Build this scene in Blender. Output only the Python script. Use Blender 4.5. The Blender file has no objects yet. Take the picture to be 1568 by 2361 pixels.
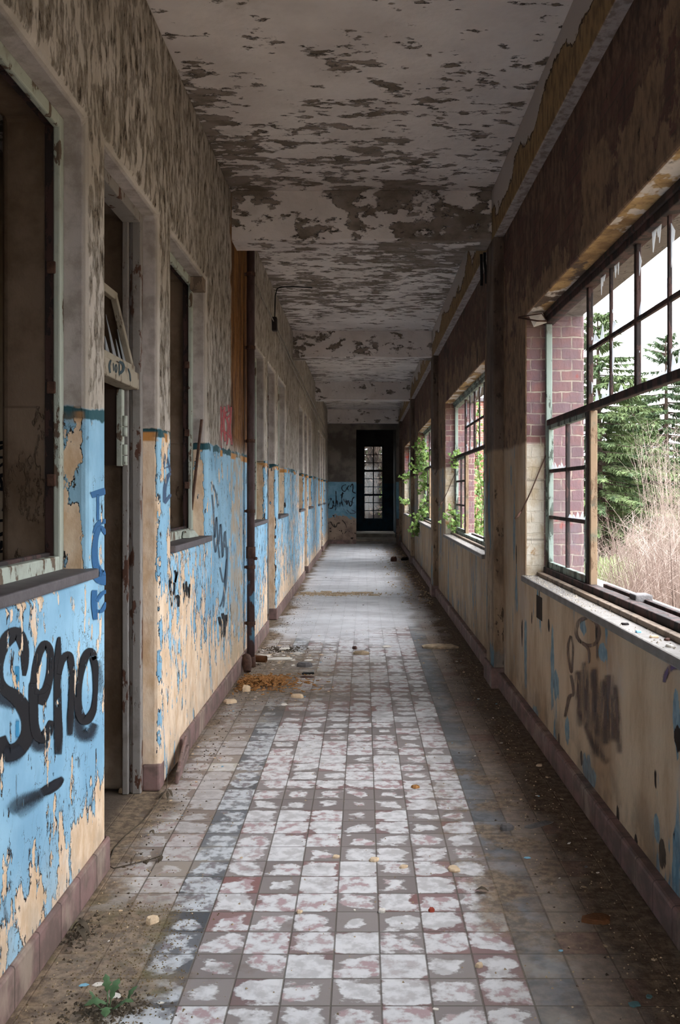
import bpy, bmesh, math, random
from mathutils import Vector, Matrix, noise as mnoise
R = random.Random(7)
SC = bpy.context.scene
COL = SC.collection
PI = math.pi
# ---------------------------------------------------------------- measured constants (metres)
F, VX, VY, EYE = 2085.0, 838.0, 1134.0, 1.5
WL, WR = -1.02, 1.07            # faces of the corridor walls
CEIL, BEAMZ = 3.83, 3.445
Y0, Y1 = -5.0, 26.1
PER = 6.05                      # bay length
HEADL, SILLL = 2.885, 1.21
DADO = 1.82

def lw(px, py, x=WL, off=0.0):          # point of a wall x = const seen at a picture position
    Y = F * abs(x) / abs(px - VX)
    return Vector((x + off, Y, EYE - (py - VY) * Y / F))
def fl(px, py, z=0.0):                  # point of the floor
    Y = (EYE - z) * F / (py - VY)
    return Vector(((px - VX) * Y / F, Y, z))
def fw(px, py, Y):                      # point of a wall facing the camera
    return Vector(((px - VX) * Y / F, Y, EYE - (py - VY) * Y / F))

# ---------------------------------------------------------------- objects
def tag(o, label=None, cat=None, group=None, kind=None):
    if label: o['label'] = label
    if cat: o['category'] = cat
    if group: o['group'] = group
    if kind: o['kind'] = kind
    return o
def empty(name, loc=(0, 0, 0), rz=0.0, parent=None):
    o = bpy.data.objects.new(name, None); COL.objects.link(o)
    o.location = loc; o.rotation_euler = (0, 0, rz); o.empty_display_size = .1
    if parent: o.parent = parent
    return o
class MB:
    def __init__(s): s.v = []; s.f = []; s.a = []
    def add(s, vs, fs):
        b = len(s.v); s.v += [tuple(v) for v in vs]
        s.f += [tuple(i + b for i in f) for f in fs]; return s
    def box(s, x0, x1, y0, y1, z0, z1, M=None):
        vs = [Vector((x, y, z)) for x in (x0, x1) for y in (y0, y1) for z in (z0, z1)]
        if M: vs = [M @ v for v in vs]
        return s.add(vs, [(0, 1, 3, 2), (4, 6, 7, 5), (0, 4, 5, 1), (2, 3, 7, 6), (0, 2, 6, 4), (1, 5, 7, 3)])
    def bar(s, p, q, w, h, up=(0, 0, 1)):
        p, q = Vector(p), Vector(q); d = (q - p); L = d.length; d.normalize()
        u = Vector(up); r = d.cross(u)
        if r.length < 1e-4: r = d.cross(Vector((1, 0, 0)))
        r.normalize(); u = r.cross(d)
        vs = [p + d * t + r * a * w / 2 + u * b * h / 2 for t in (0, L) for a in (-1, 1) for b in (-1, 1)]
        return s.add(vs, [(0, 1, 3, 2), (4, 6, 7, 5), (0, 4, 5, 1), (2, 3, 7, 6), (0, 2, 6, 4), (1, 5, 7, 3)])
    def tube(s, pts, rad, n=6, cap=True):
        pts = [Vector(p) for p in pts]; m = len(pts)
        rad = [rad] * m if not hasattr(rad, '__len__') else rad
        b = len(s.v); t0 = None
        for i, p in enumerate(pts):
            t = (pts[min(i + 1, m - 1)] - pts[max(i - 1, 0)]).normalized()
            if t0 is None:
                a = t.orthogonal().normalized()
            else:
                a = (a - t * a.dot(t)).normalized()
            t0 = t; c = t.cross(a)
            for k in range(n):
                th = 2 * PI * k / n
                s.v.append(tuple(p + (a * math.cos(th) + c * math.sin(th)) * rad[i]))
        for i in range(m - 1):
            for k in range(n):
                k2 = (k + 1) % n
                s.f.append((b + i * n + k, b + i * n + k2, b + (i + 1) * n + k2, b + (i + 1) * n + k))
        if cap:
            s.f.append(tuple(b + k for k in reversed(range(n)))); s.f.append(tuple(b + (m - 1) * n + k for k in range(n)))
        return s
    def prism(s, poly, d):               # planar polygon (3-D points) extruded by vector d
        n = len(poly); d = Vector(d)
        return s.add([Vector(p) for p in poly] + [Vector(p) + d for p in poly],
                     [tuple(reversed(range(n))), tuple(range(n, 2 * n))] + [(i, (i + 1) % n, n + (i + 1) % n, n + i) for i in range(n)])
    def build(s, name, mat, parent=None, smooth=False, bevel=0, seg=2):
        me = bpy.data.meshes.new(name); me.from_pydata(s.v, [], s.f); me.update()
        if s.a:
            at = me.attributes.new('edge', 'FLOAT', 'POINT')
            at.data.foreach_set('value', [a[0] for a in s.a])
            at = me.attributes.new('ink', 'FLOAT', 'POINT')
            at.data.foreach_set('value', [a[1] for a in s.a])
        bm = bmesh.new(); bm.from_mesh(me); bmesh.ops.recalc_face_normals(bm, faces=bm.faces[:]); bm.to_mesh(me); bm.free()
        if mat: me.materials.append(mat)
        if smooth: me.polygons.foreach_set('use_smooth', [True] * len(me.polygons))
        o = bpy.data.objects.new(name, me); COL.objects.link(o)
        if parent: o.parent = parent
        if bevel:
            m = o.modifiers.new('edge', 'BEVEL'); m.width = bevel; m.segments = seg; m.limit_method = 'ANGLE'; m.angle_limit = math.radians(50)
        return o
def cellwall(axis, a0, a1, us, zs, holes):
    """Wall slab with rectangular openings: axis 'x' = normal along x (u is y); 'y' = normal along y (u is x)."""
    us = sorted(set(us)); zs = sorted(set(zs)); mb = MB(); idx = {}
    def V(s, i, j):
        k = (s, i, j)
        if k not in idx:
            a = a1 if s else a0
            idx[k] = len(mb.v); mb.v.append((a, us[i], zs[j]) if axis == 'x' else (us[i], a, zs[j]))
        return idx[k]
    def solid(i, j):
        if i < 0 or j < 0 or i >= len(us) - 1 or j >= len(zs) - 1: return False
        u = (us[i] + us[i + 1]) / 2; z = (zs[j] + zs[j + 1]) / 2
        return not any(h[0] < u < h[1] and h[2] < z < h[3] for h in holes)
    for i in range(len(us) - 1):
        for j in range(len(zs) - 1):
            if not solid(i, j): continue
            for s in (0, 1): mb.f.append((V(s, i, j), V(s, i + 1, j), V(s, i + 1, j + 1), V(s, i, j + 1)))
            if not solid(i - 1, j): mb.f.append((V(0, i, j), V(1, i, j), V(1, i, j + 1), V(0, i, j + 1)))
            if not solid(i + 1, j): mb.f.append((V(0, i + 1, j), V(1, i + 1, j), V(1, i + 1, j + 1), V(0, i + 1, j + 1)))
            if not solid(i, j - 1): mb.f.append((V(0, i, j), V(1, i, j), V(1, i + 1, j), V(0, i + 1, j)))
            if not solid(i, j + 1): mb.f.append((V(0, i, j + 1), V(1, i, j + 1), V(1, i + 1, j + 1), V(0, i + 1, j + 1)))
    return mb

# ---------------------------------------------------------------- shader helpers
def lin(c):
    return tuple(((v / 255) / 12.92 if v / 255 <= .04045 else ((v / 255 + .055) / 1.055) ** 2.4) for v in c)
class NT:
    def __init__(s, name, rough=.8):
        s.m = bpy.data.materials.new(name); s.m.use_nodes = True
        s.t = s.m.node_tree; s.t.nodes.clear()
        s.out = s.t.nodes.new('ShaderNodeOutputMaterial'); s.b = s.t.nodes.new('ShaderNodeBsdfPrincipled')
        s.t.links.new(s.b.outputs[0], s.out.inputs[0]); s.b.inputs['Roughness'].default_value = rough
        s.b.inputs['Specular IOR Level'].default_value = .25
        tc = s.t.nodes.new('ShaderNodeTexCoord'); s.P = tc.outputs['Object']
        sp = s.t.nodes.new('ShaderNodeSeparateXYZ'); s.t.links.new(s.P, sp.inputs[0]); s.x, s.y, s.z = sp.outputs[:3]
    def n(s, typ): return s.t.nodes.new('ShaderNode' + typ)
    def set(s, sock, v):
        if isinstance(v, bpy.types.NodeSocket): s.t.links.new(v, sock)
        elif isinstance(v, tuple) and len(v) == 3 and sock.type == 'RGBA': sock.default_value = (*v, 1)
        else: sock.default_value = v
    def ma(s, op, a, b=0.0, c=None, clamp=False):
        n = s.n('Math'); n.operation = op; n.use_clamp = clamp
        s.set(n.inputs[0], a); s.set(n.inputs[1], b)
        if c is not None: s.set(n.inputs[2], c)
        return n.outputs[0]
    def add(s, a, b): return s.ma('ADD', a, b)
    def sub(s, a, b): return s.ma('SUBTRACT', a, b)
    def mul(s, a, b): return s.ma('MULTIPLY', a, b)
    def mad(s, a, b, c): return s.ma('MULTIPLY_ADD', a, b, c)
    def mx(s, a, b): return s.ma('MAXIMUM', a, b)
    def mn(s, a, b): return s.ma('MINIMUM', a, b)
    def ss(s, v, lo, hi, a=0.0, b=1.0):
        n = s.n('MapRange'); n.interpolation_type = 'SMOOTHSTEP'
        s.set(n.inputs[0], v); s.set(n.inputs[1], lo); s.set(n.inputs[2], hi); s.set(n.inputs[3], a); s.set(n.inputs[4], b)
        return n.outputs[0]
    def inside(s, v, lo, hi, w): return s.mul(s.ss(v, lo - w, lo + w), s.ss(v, hi - w, hi + w, 1.0, 0.0))
    def vec(s, x, y, z):
        n = s.n('CombineXYZ'); s.set(n.inputs[0], x); s.set(n.inputs[1], y); s.set(n.inputs[2], z); return n.outputs[0]
    def scl(s, x=1., y=1., z=1., o=(0, 0, 0)):
        n = s.n('Mapping'); s.set(n.inputs[0], s.P); n.inputs['Scale'].default_value = (x, y, z); n.inputs['Location'].default_value = o; return n.outputs[0]
    def noise(s, scale, detail=4, rough=.55, v=None, dist=0.0, col=False):
        n = s.n('TexNoise'); s.set(n.inputs['Vector'], v or s.P); n.inputs['Scale'].default_value = scale
        n.inputs['Detail'].default_value = detail; n.inputs['Roughness'].default_value = rough; n.inputs['Distortion'].default_value = dist
        return n.outputs[1 if col else 0]
    def vor(s, scale, v=None, feature='F1', rnd=1.0):
        n = s.n('TexVoronoi'); n.feature = feature; s.set(n.inputs['Vector'], v or s.P); n.inputs['Scale'].default_value = scale
        n.inputs['Randomness'].default_value = rnd
        return n.outputs[0]
    def white(s, v):
        n = s.n('TexWhiteNoise'); n.noise_dimensions = '3D'; s.set(n.inputs[0], v); return n.outputs[0]
    def mix(s, f, a, b):
        n = s.n('Mix'); n.data_type = 'RGBA'; s.set(n.inputs[0], f); s.set(n.inputs[6], a); s.set(n.inputs[7], b); return n.outputs[2]
    def bump(s, h, strength=.5, dist=.01):
        n = s.n('Bump'); s.set(n.inputs['Height'], h); n.inputs['Strength'].default_value = strength; n.inputs['Distance'].default_value = dist
        s.t.links.new(n.outputs[0], s.b.inputs['Normal'])
    def color(s, c): s.set(s.b.inputs['Base Color'], c)
    def rough(s, r): s.set(s.b.inputs['Roughness'], r)
    def alpha(s, a): s.set(s.b.inputs['Alpha'], a)
def plain(name, c, rough=.8, var=.25, scale=8., metal=0., bumpy=0.):
    t = NT(name, rough); c = lin(c); n = t.noise(scale, 5)
    t.color(t.mix(t.ss(n, .3, .7), tuple(v * (1 - var) for v in c), tuple(min(1, v * (1 + var)) for v in c)))
    t.b.inputs['Metallic'].default_value = metal
    if bumpy: t.bump(t.noise(scale * 4, 5), bumpy, .01)
    return t.m

# ---- flaking paint on the left wall: 0 where the blue coat is left, 1 where the cream plaster shows
def chips(t):
    n = t.mad(t.noise(19, 5, .6, t.scl(1, 1, .40, (2, 0, 3))), .50, t.mul(t.noise(7., 8, .62, t.scl(1, 1, .5)), .56))
    n = t.mad(t.noise(55, 3, .6, t.scl(1, 1, .5, (5, 0, 3))), .14, t.sub(n, .10))
    m = t.noise(1.25, 3, .5, t.scl(1, 1, .6, (3, 0, 0)))
    near = t.ss(t.y, 3.6, 4.2, .075, 0.0)
    bare = t.mul(t.inside(t.y, 4.5, 6.9, .3), t.ss(t.z, .35, 1.15, 1.0, 0.0))
    th = t.mad(t.z, .06, .50)
    th = t.add(th, t.mul(t.sub(.5, m), .62))
    th = t.add(th, near); th = t.sub(th, t.mul(bare, .055))
    th = t.sub(th, t.ss(t.x, -1.06, -1.028, .27, 0.0))
    th = t.sub(th, t.mul(t.ss(t.y, 3.6, 4.2, .10, 0), t.ss(t.z, .25, .85, 1., 0)))
    low = t.ss(t.z, .14, .45, .11, 0.0)
    th = t.sub(th, low)
    d = t.sub(n, th)
    fk = t.noise(17, 5, .62, t.scl(1, 1, .36, (7, 1, 2))); reg = t.noise(1.9, 3, .55, t.scl(1, 1, .7, (1, 6, 0)))
    keep = t.mul(t.ss(fk, .555, .595), t.mul(t.ss(reg, .40, .52), t.ss(t.x, -1.05, -1.03, .45, 1)))
    lost = t.mul(t.ss(t.sub(1., fk), .575, .615), t.ss(t.sub(1., reg), .38, .52))
    lim = t.n('Clamp'); t.set(lim.inputs[0], d); lim.inputs[1].default_value = -.09; lim.inputs[2].default_value = .09
    d = t.sub(lim.outputs[0], t.mul(keep, .12))
    return t.add(d, t.mul(lost, .10))

def mat_left():
    t = NT('left_wall_plaster', .82)
    d = chips(t)
    fine = t.noise(34, 5, .6, t.scl(1, 1, .5))
    # blue coat
    blue = t.mix(t.ss(t.noise(2.2, 4), .35, .65), lin((128, 172, 200)), lin((156, 198, 222)))
    blue = t.mix(t.ss(t.noise(9, 5, .6, t.scl(1, 1, .4)), .55, .75, 0, .45), blue, lin((112, 152, 178)))
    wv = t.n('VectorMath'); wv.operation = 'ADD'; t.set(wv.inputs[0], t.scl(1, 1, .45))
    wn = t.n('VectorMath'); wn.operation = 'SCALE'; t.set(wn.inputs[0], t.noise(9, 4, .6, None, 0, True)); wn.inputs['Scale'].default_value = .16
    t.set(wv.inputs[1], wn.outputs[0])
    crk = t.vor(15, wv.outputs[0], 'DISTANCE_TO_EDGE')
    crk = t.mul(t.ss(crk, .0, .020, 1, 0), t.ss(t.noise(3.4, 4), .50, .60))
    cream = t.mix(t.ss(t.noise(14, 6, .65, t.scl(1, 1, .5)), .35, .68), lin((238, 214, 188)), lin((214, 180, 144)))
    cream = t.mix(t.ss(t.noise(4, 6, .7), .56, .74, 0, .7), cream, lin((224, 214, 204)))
    rim_shade = t.mul(t.inside(d, -.022, .004, .005), t.ss(fine, .40, .52))  # shadow under curled flakes, painted as a dark rim along the chip edges
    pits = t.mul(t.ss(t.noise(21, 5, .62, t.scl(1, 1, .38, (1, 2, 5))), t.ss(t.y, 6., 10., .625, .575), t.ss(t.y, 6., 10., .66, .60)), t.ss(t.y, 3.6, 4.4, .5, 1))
    blue = t.mix(t.mx(crk, t.mx(rim_shade, pits)), blue, lin((52, 42, 38)))
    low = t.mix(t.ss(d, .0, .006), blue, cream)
    # upper plaster, weathered in vertical streaks
    st = t.mul(t.noise(21, 8, .66, t.scl(1, 1, .46, (0, 4, 0))), t.ss(t.x, -1.032, -1.0205, .6, 1))
    up = t.mix(t.ss(t.noise(2.4, 5, .6), .35, .65), lin((172, 162, 150)), lin((196, 187, 178)))
    up = t.mix(t.ss(st, .46, .60), up, lin((148, 136, 122)))
    up = t.mix(t.mul(t.ss(st, .585, .605), t.ss(fine, .43, .53)), up, lin((66, 56, 48)))
    up = t.mix(t.mul(t.ss(t.x, -1.05, -1.035, 1, 0), .8), up, t.mix(t.ss(t.noise(9, 6, .65), .38, .66), lin((186, 177, 174)), lin((148, 138, 132))))
    whitish = t.mul(t.ss(t.noise(1.9, 5, .6, t.scl(1, 1, .6, (7, 0, 2))), .58, .64), t.ss(t.z, 1.8, 2.3, 1, .0))
    up = t.mix(whitish, up, lin((204, 200, 194)))
    # water stained strip behind the rain pipe
    stain = t.mul(t.inside(t.add(t.y, t.mul(t.noise(5, 4), .5)), 7.2, 8.3, .07), t.ss(t.z, 1.75, 1.95))
    stc = t.mix(t.ss(t.noise(7, 7, .65, t.scl(1, 1, .25)), .4, .62), lin((150, 100, 48)), lin((84, 50, 26)))
    up = t.mix(stain, up, stc)
    zz = t.mad(t.noise(9, 4), .06, t.sub(t.z, .03))
    lo2 = t.ss(zz, DADO - .006, DADO + .006)
    band = t.mul(t.inside(zz, DADO - .045, DADO, .005), t.ss(t.noise(3.1, 3), .40, .50))
    low = t.mix(band, low, lin((46, 84, 92)))
    ochre = t.mul(t.inside(t.z, 1.755, 1.80, .006), t.ss(t.noise(2.3, 3, .5, t.scl(1, 1, 1, (9, 1, 0))), .50, .55))
    low = t.mix(ochre, low, lin((196, 138, 78)))
    c = t.mix(lo2, low, up)
    # beige strip with old distemper left of the pipe
    strip = t.mul(t.inside(t.y, 6.95, 7.62, .04), t.ss(t.z, 1.70, 1.9, .75, .0))
    c = t.mix(t.mul(strip, t.ss(t.noise(6, 5), .38, .52)), c, lin((186, 164, 134)))
    # inner faces of the rooms: dull brown distemper
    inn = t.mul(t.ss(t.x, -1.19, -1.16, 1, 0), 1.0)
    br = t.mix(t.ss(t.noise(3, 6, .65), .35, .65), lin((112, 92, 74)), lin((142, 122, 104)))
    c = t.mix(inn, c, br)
    # dirt low down on the wall
    c = t.mix(t.mul(t.ss(t.z, .10, .42, .55, 0), t.ss(t.noise(7, 5), .35, .7)), c, lin((176, 164, 148)))
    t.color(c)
    h = t.mul(t.ss(d, -.03, .006, 1, 0), t.ss(t.z, DADO - .01, DADO, 1, 0))
    h = t.add(h, t.mul(t.ss(st, .45, .62, 1, 0), t.ss(t.z, DADO - .01, DADO, 0, 1)))
    t.bump(t.add(h, t.mul(fine, .35)), .9, .010)
    return t.m

def brick_nodes(t, vec, c1, c2, mo, bw=.225):
    b = t.n('TexBrick'); t.set(b.inputs['Vector'], vec); b.inputs['Scale'].default_value = 1
    b.inputs['Brick Width'].default_value = bw; b.inputs['Row Height'].default_value = .072
    b.inputs['Mortar Size'].default_value = .006; b.inputs['Mortar Smooth'].default_value = .3; b.inputs['Bias'].default_value = 0
    t.set(b.inputs['Color1'], c1); t.set(b.inputs['Color2'], c2); t.set(b.inputs['Mortar'], mo)
    return b.outputs[0], b.outputs[1]

def mat_right():
    t = NT('right_wall_plaster', .85)
    fine = t.noise(30, 5, .6, t.scl(1, 1, .5))
    # bare dark wall above the dado
    st = t.noise(17, 9, .70, t.scl(1, 1, .5))
    up = t.mix(t.ss(st, .40, .60), lin((78, 60, 54)), lin((122, 94, 78)))
    rb, rf = brick_nodes(t, t.vec(t.y, t.z, 0.), lin((104, 68, 62)), lin((86, 60, 56)), lin((70, 58, 52)))
    up = t.mix(t.mul(t.ss(t.noise(2.6, 5, .6, t.scl(1, 1, 1, (1, 1, 8))), .46, .58), .75), up, rb)
    tan = t.ss(t.add(t.noise(1.8, 8, .66, t.scl(1, 1, .8)), t.ss(t.z, 2.65, 3.35, .075, -.11)), .505, .535)
    up = t.mix(tan, up, t.mix(t.ss(st, .4, .65), lin((146, 118, 94)), lin((104, 82, 66))))
    up = t.mix(t.ss(t.noise(2.2, 5, .6, t.scl(1, 1, 1, (5, 5, 5))), .56, .66, 0, .8), up, lin((58, 50, 48)))
    up = t.mix(t.mul(t.ss(st, .62, .66), t.ss(fine, .42, .5)), up, lin((18, 14, 12)))
    # lower coat: stained tan with scraps of blue
    lo = t.mix(t.ss(t.noise(3.2, 7, .65, t.scl(1, 1, .35)), .36, .64), lin((214, 190, 162)), lin((180, 150, 120)))
    lo = t.mix(t.ss(t.noise(2.1, 4), .52, .72, 0, .6), lo, lin((200, 188, 178)))
    bm = t.mul(t.ss(t.noise(4.5, 5, .58, t.scl(1, 1, .2, (0, 3, 1))), .58, .60), t.ss(t.noise(1.7, 3, .5, t.scl(1, 1, .5)), .45, .54))
    lo = t.mix(bm, lo, t.mix(t.ss(fine, .4, .6), lin((130, 164, 182)), lin((98, 134, 154))))
    spots = None
    jag = t.mul(t.sub(t.noise(16, 6, .65, t.scl(1, 1, .45)), .5), 2.6)
    def spot(y0, z0, ry, rz):
        a = t.mul(t.sub(t.y, y0), 1 / ry); b = t.mul(t.sub(t.z, z0), 1 / rz)
        return t.ss(t.add(t.add(t.mul(a, a), t.mul(b, b)), jag), .55, .70, 1, 0)
    for q in ((5.97, .43, .07, .30), (5.12, .50, .055, .28), (5.03, .42, .10, .10), (4.30, .17, .16, .09), (4.1, .08, .22, .05), (3.09, .70, .04, .15), (4.40, .845, .08, .05), (4.05, .78, .1, .05), (6.42, 1.22, .06, .26), (6.55, 1.62, .05, .10), (6.30, .75, .05, .12), (3.3, .27, .04, .06), (5.62, .12, .12, .06), (4.75, .25, .07, .08)):
        m = spot(*q); spots = m if spots is None else t.mx(spots, m)
    lo = t.mix(t.mul(spots, .9), lo, t.mix(t.ss(fine, .4, .6), lin((138, 168, 184)), lin((104, 138, 156))))
    dark = None
    for q in ((4.44, .19, .035, .05), (3.23, .20, .045, .07), (5.22, .73, .03, .04), (4.15, .86, .025, .06), (3.08, .66, .05, .06), (4.95, .13, .03, .05), (3.55, .12, .03, .05), (5.75, .70, .02, .05), (6.1, .55, .03, .1), (3.8, .14, .03, .05), (6.33, 1.05, .03, .12)):
        m = spot(*q); dark = m if dark is None else t.mx(dark, m)
    lo = t.mix(dark, lo, lin((46, 34, 28)))
    far = t.mul(t.ss(t.noise(13, 6, .66, t.scl(1, 1, .5, (2, 0, 0))), .52, .56), t.mul(t.ss(t.y, 6.2, 8.2), t.ss(t.noise(1.3, 3, .5, t.scl(1, 1, .5, (0, 8, 0))), .45, .56)))
    lo = t.mix(far, lo, lin((104, 138, 158)))
    hole = t.mx(t.ss(t.noise(7, 3, .5, t.scl(1, 1, .45, (3, 3, 3))), .745, .765), t.mul(t.ss(t.noise(19, 4, .6, t.scl(1, 1, .4)), .66, .70), t.mx(bm, far)))
    lo = t.mix(hole, lo, lin((44, 32, 26)))
    lo = t.mix(t.mul(t.ss(t.z, .1, .5, .6, 0), t.ss(t.noise(6, 5), .4, .65)), lo, lin((120, 104, 90)))
    lo = t.mix(t.ss(t.y, 5.9, 6.6, 0, .35), lo, lin((128, 106, 84)))
    zz = t.mad(t.noise(7, 4), .05, t.sub(t.z, .025))
    c = t.mix(t.ss(zz, DADO - .02, DADO + .02), lo, up)
    # reveals and outside: brick, plaster facing on the lower part of the reveal
    wob = t.mul(t.sub(t.noise(12, 4), .5), .024)
    bv = t.vec(t.add(t.add(t.x, t.y), wob), t.add(t.z, wob), 0.0)
    bc, bf = brick_nodes(t, bv, lin((150, 110, 106)), lin((126, 97, 99)), lin((180, 164, 150)), .135)
    bc = t.mix(t.ss(t.noise(5, 6, .65), .42, .60, 0, .8), bc, lin((124, 102, 108)))
    bc = t.mix(t.ss(t.noise(3.4, 5, .6, t.scl(1, 1, 1, (4, 0, 0))), .63, .70, 0, .8), bc, lin((176, 60, 44)))
    rev = t.mix(t.ss(t.noise(4.2, 6, .65, t.scl(1, 1, .8)), .42, .60), lin((226, 216, 200)), lin((198, 178, 148)))
    rev = t.mix(t.ss(t.noise(3.5, 6, .7, t.scl(1, 1, 1, (8, 0, 1))), .57, .66), rev, lin((176, 138, 92)))
    blk = t.mul(t.inside(t.ma('FRACT', t.mul(t.z, 2.55)), .0, .035, .015), 1.0)
    rev = t.mix(t.mul(blk, .6), rev, lin((132, 116, 100)))
    ochre = t.mix(t.ss(t.noise(5, 6, .65), .4, .6), lin((202, 168, 118)), lin((148, 118, 84)))
    ochre = t.mix(t.ss(t.noise(2.6, 5, .6, t.scl(1, .6, 1)), .50, .53), ochre, lin((228, 218, 208)))
    ochre = t.mix(t.ss(t.noise(3.1, 6, .65, t.scl(1.4, .7, 1, (4, 4, 0))), .56, .62), ochre, lin((104, 88, 76)))
    inner = t.mix(t.ss(t.z, DADO - .015, DADO + .015), rev, bc)
    inner = t.mix(t.ss(t.z, 2.30, 2.62), inner, t.mix(.5, inner, lin((120, 94, 72))))
    inner = t.mix(t.ss(t.z, 2.655, 2.665), inner, ochre)
    inner = t.mix(t.ss(t.x, 1.19, 1.20), inner, t.mix(t.ss(t.z, 2.655, 2.665), bc, lin((122, 116, 112))))
    isrev = t.ss(t.x, 1.078, 1.082)
    c = t.mix(isrev, c, inner)
    t.color(c)
    h = t.add(t.mul(st, 1.1), t.mul(fine, .5)); h = t.add(h, t.mul(bf, t.mul(isrev, -1.2))); h = t.sub(h, t.mul(hole, 1.0))
    t.bump(h, .75, .012)
    return t.m

def mat_ceiling():
    t = NT('ceiling_plaster', .85)
    v = t.scl(.55, 1, 1)
    n = t.noise(8.5, 10, .66, v)
    m = t.noise(.75, 3, .5, t.scl(.8, 1, 1, (2, 5, 0)))
    dens = t.add(t.add(t.ss(t.y, 4.6, 6.2, -.05, 0.), t.mul(t.sub(m, .5), .40)), t.mul(t.inside(t.y, 7.2, 11.6, .5), .065))
    dens = t.add(dens, t.mul(t.inside(t.y, 5.2, 7.1, .3), .035))
    dens = t.add(dens, t.mul(t.ss(t.z, 3.44, 3.80, 1, 0), .03))
    dens = t.add(dens, t.mul(t.ss(t.ma('ABSOLUTE', t.x), .82, 1.0), .05))
    d = t.sub(t.add(n, dens), .592)
    base = t.mix(t.ss(t.noise(1.6, 5, .6), .35, .65), lin((208, 198, 194)), lin((226, 217, 213)))
    under = t.mix(t.ss(t.noise(6, 6, .65, v), .38, .62), lin((146, 134, 126)), lin((112, 100, 88)))
    c = t.mix(t.ss(d, 0, .006), base, under)
    c = t.mix(t.mul(t.inside(d, -.004, .016, .004), t.ss(t.noise(24, 4, .6, v), .45, .55)), c, lin((52, 44, 38)))
    spots = t.ss(t.noise(17, 4, .6, t.scl(.45, 1, 1, (3, 0, 0))), .70, .73)
    c = t.mix(spots, c, lin((78, 68, 60)))
    c = t.mix(t.ss(t.noise(2.3, 4), .58, .75, 0, .4), c, lin((150, 138, 124)))
    t.color(c)
    t.bump(t.add(t.ss(d, -.02, .006, 1, 0), t.mul(t.noise(14, 5), .5)), .8, .012)
    return t.m

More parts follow.
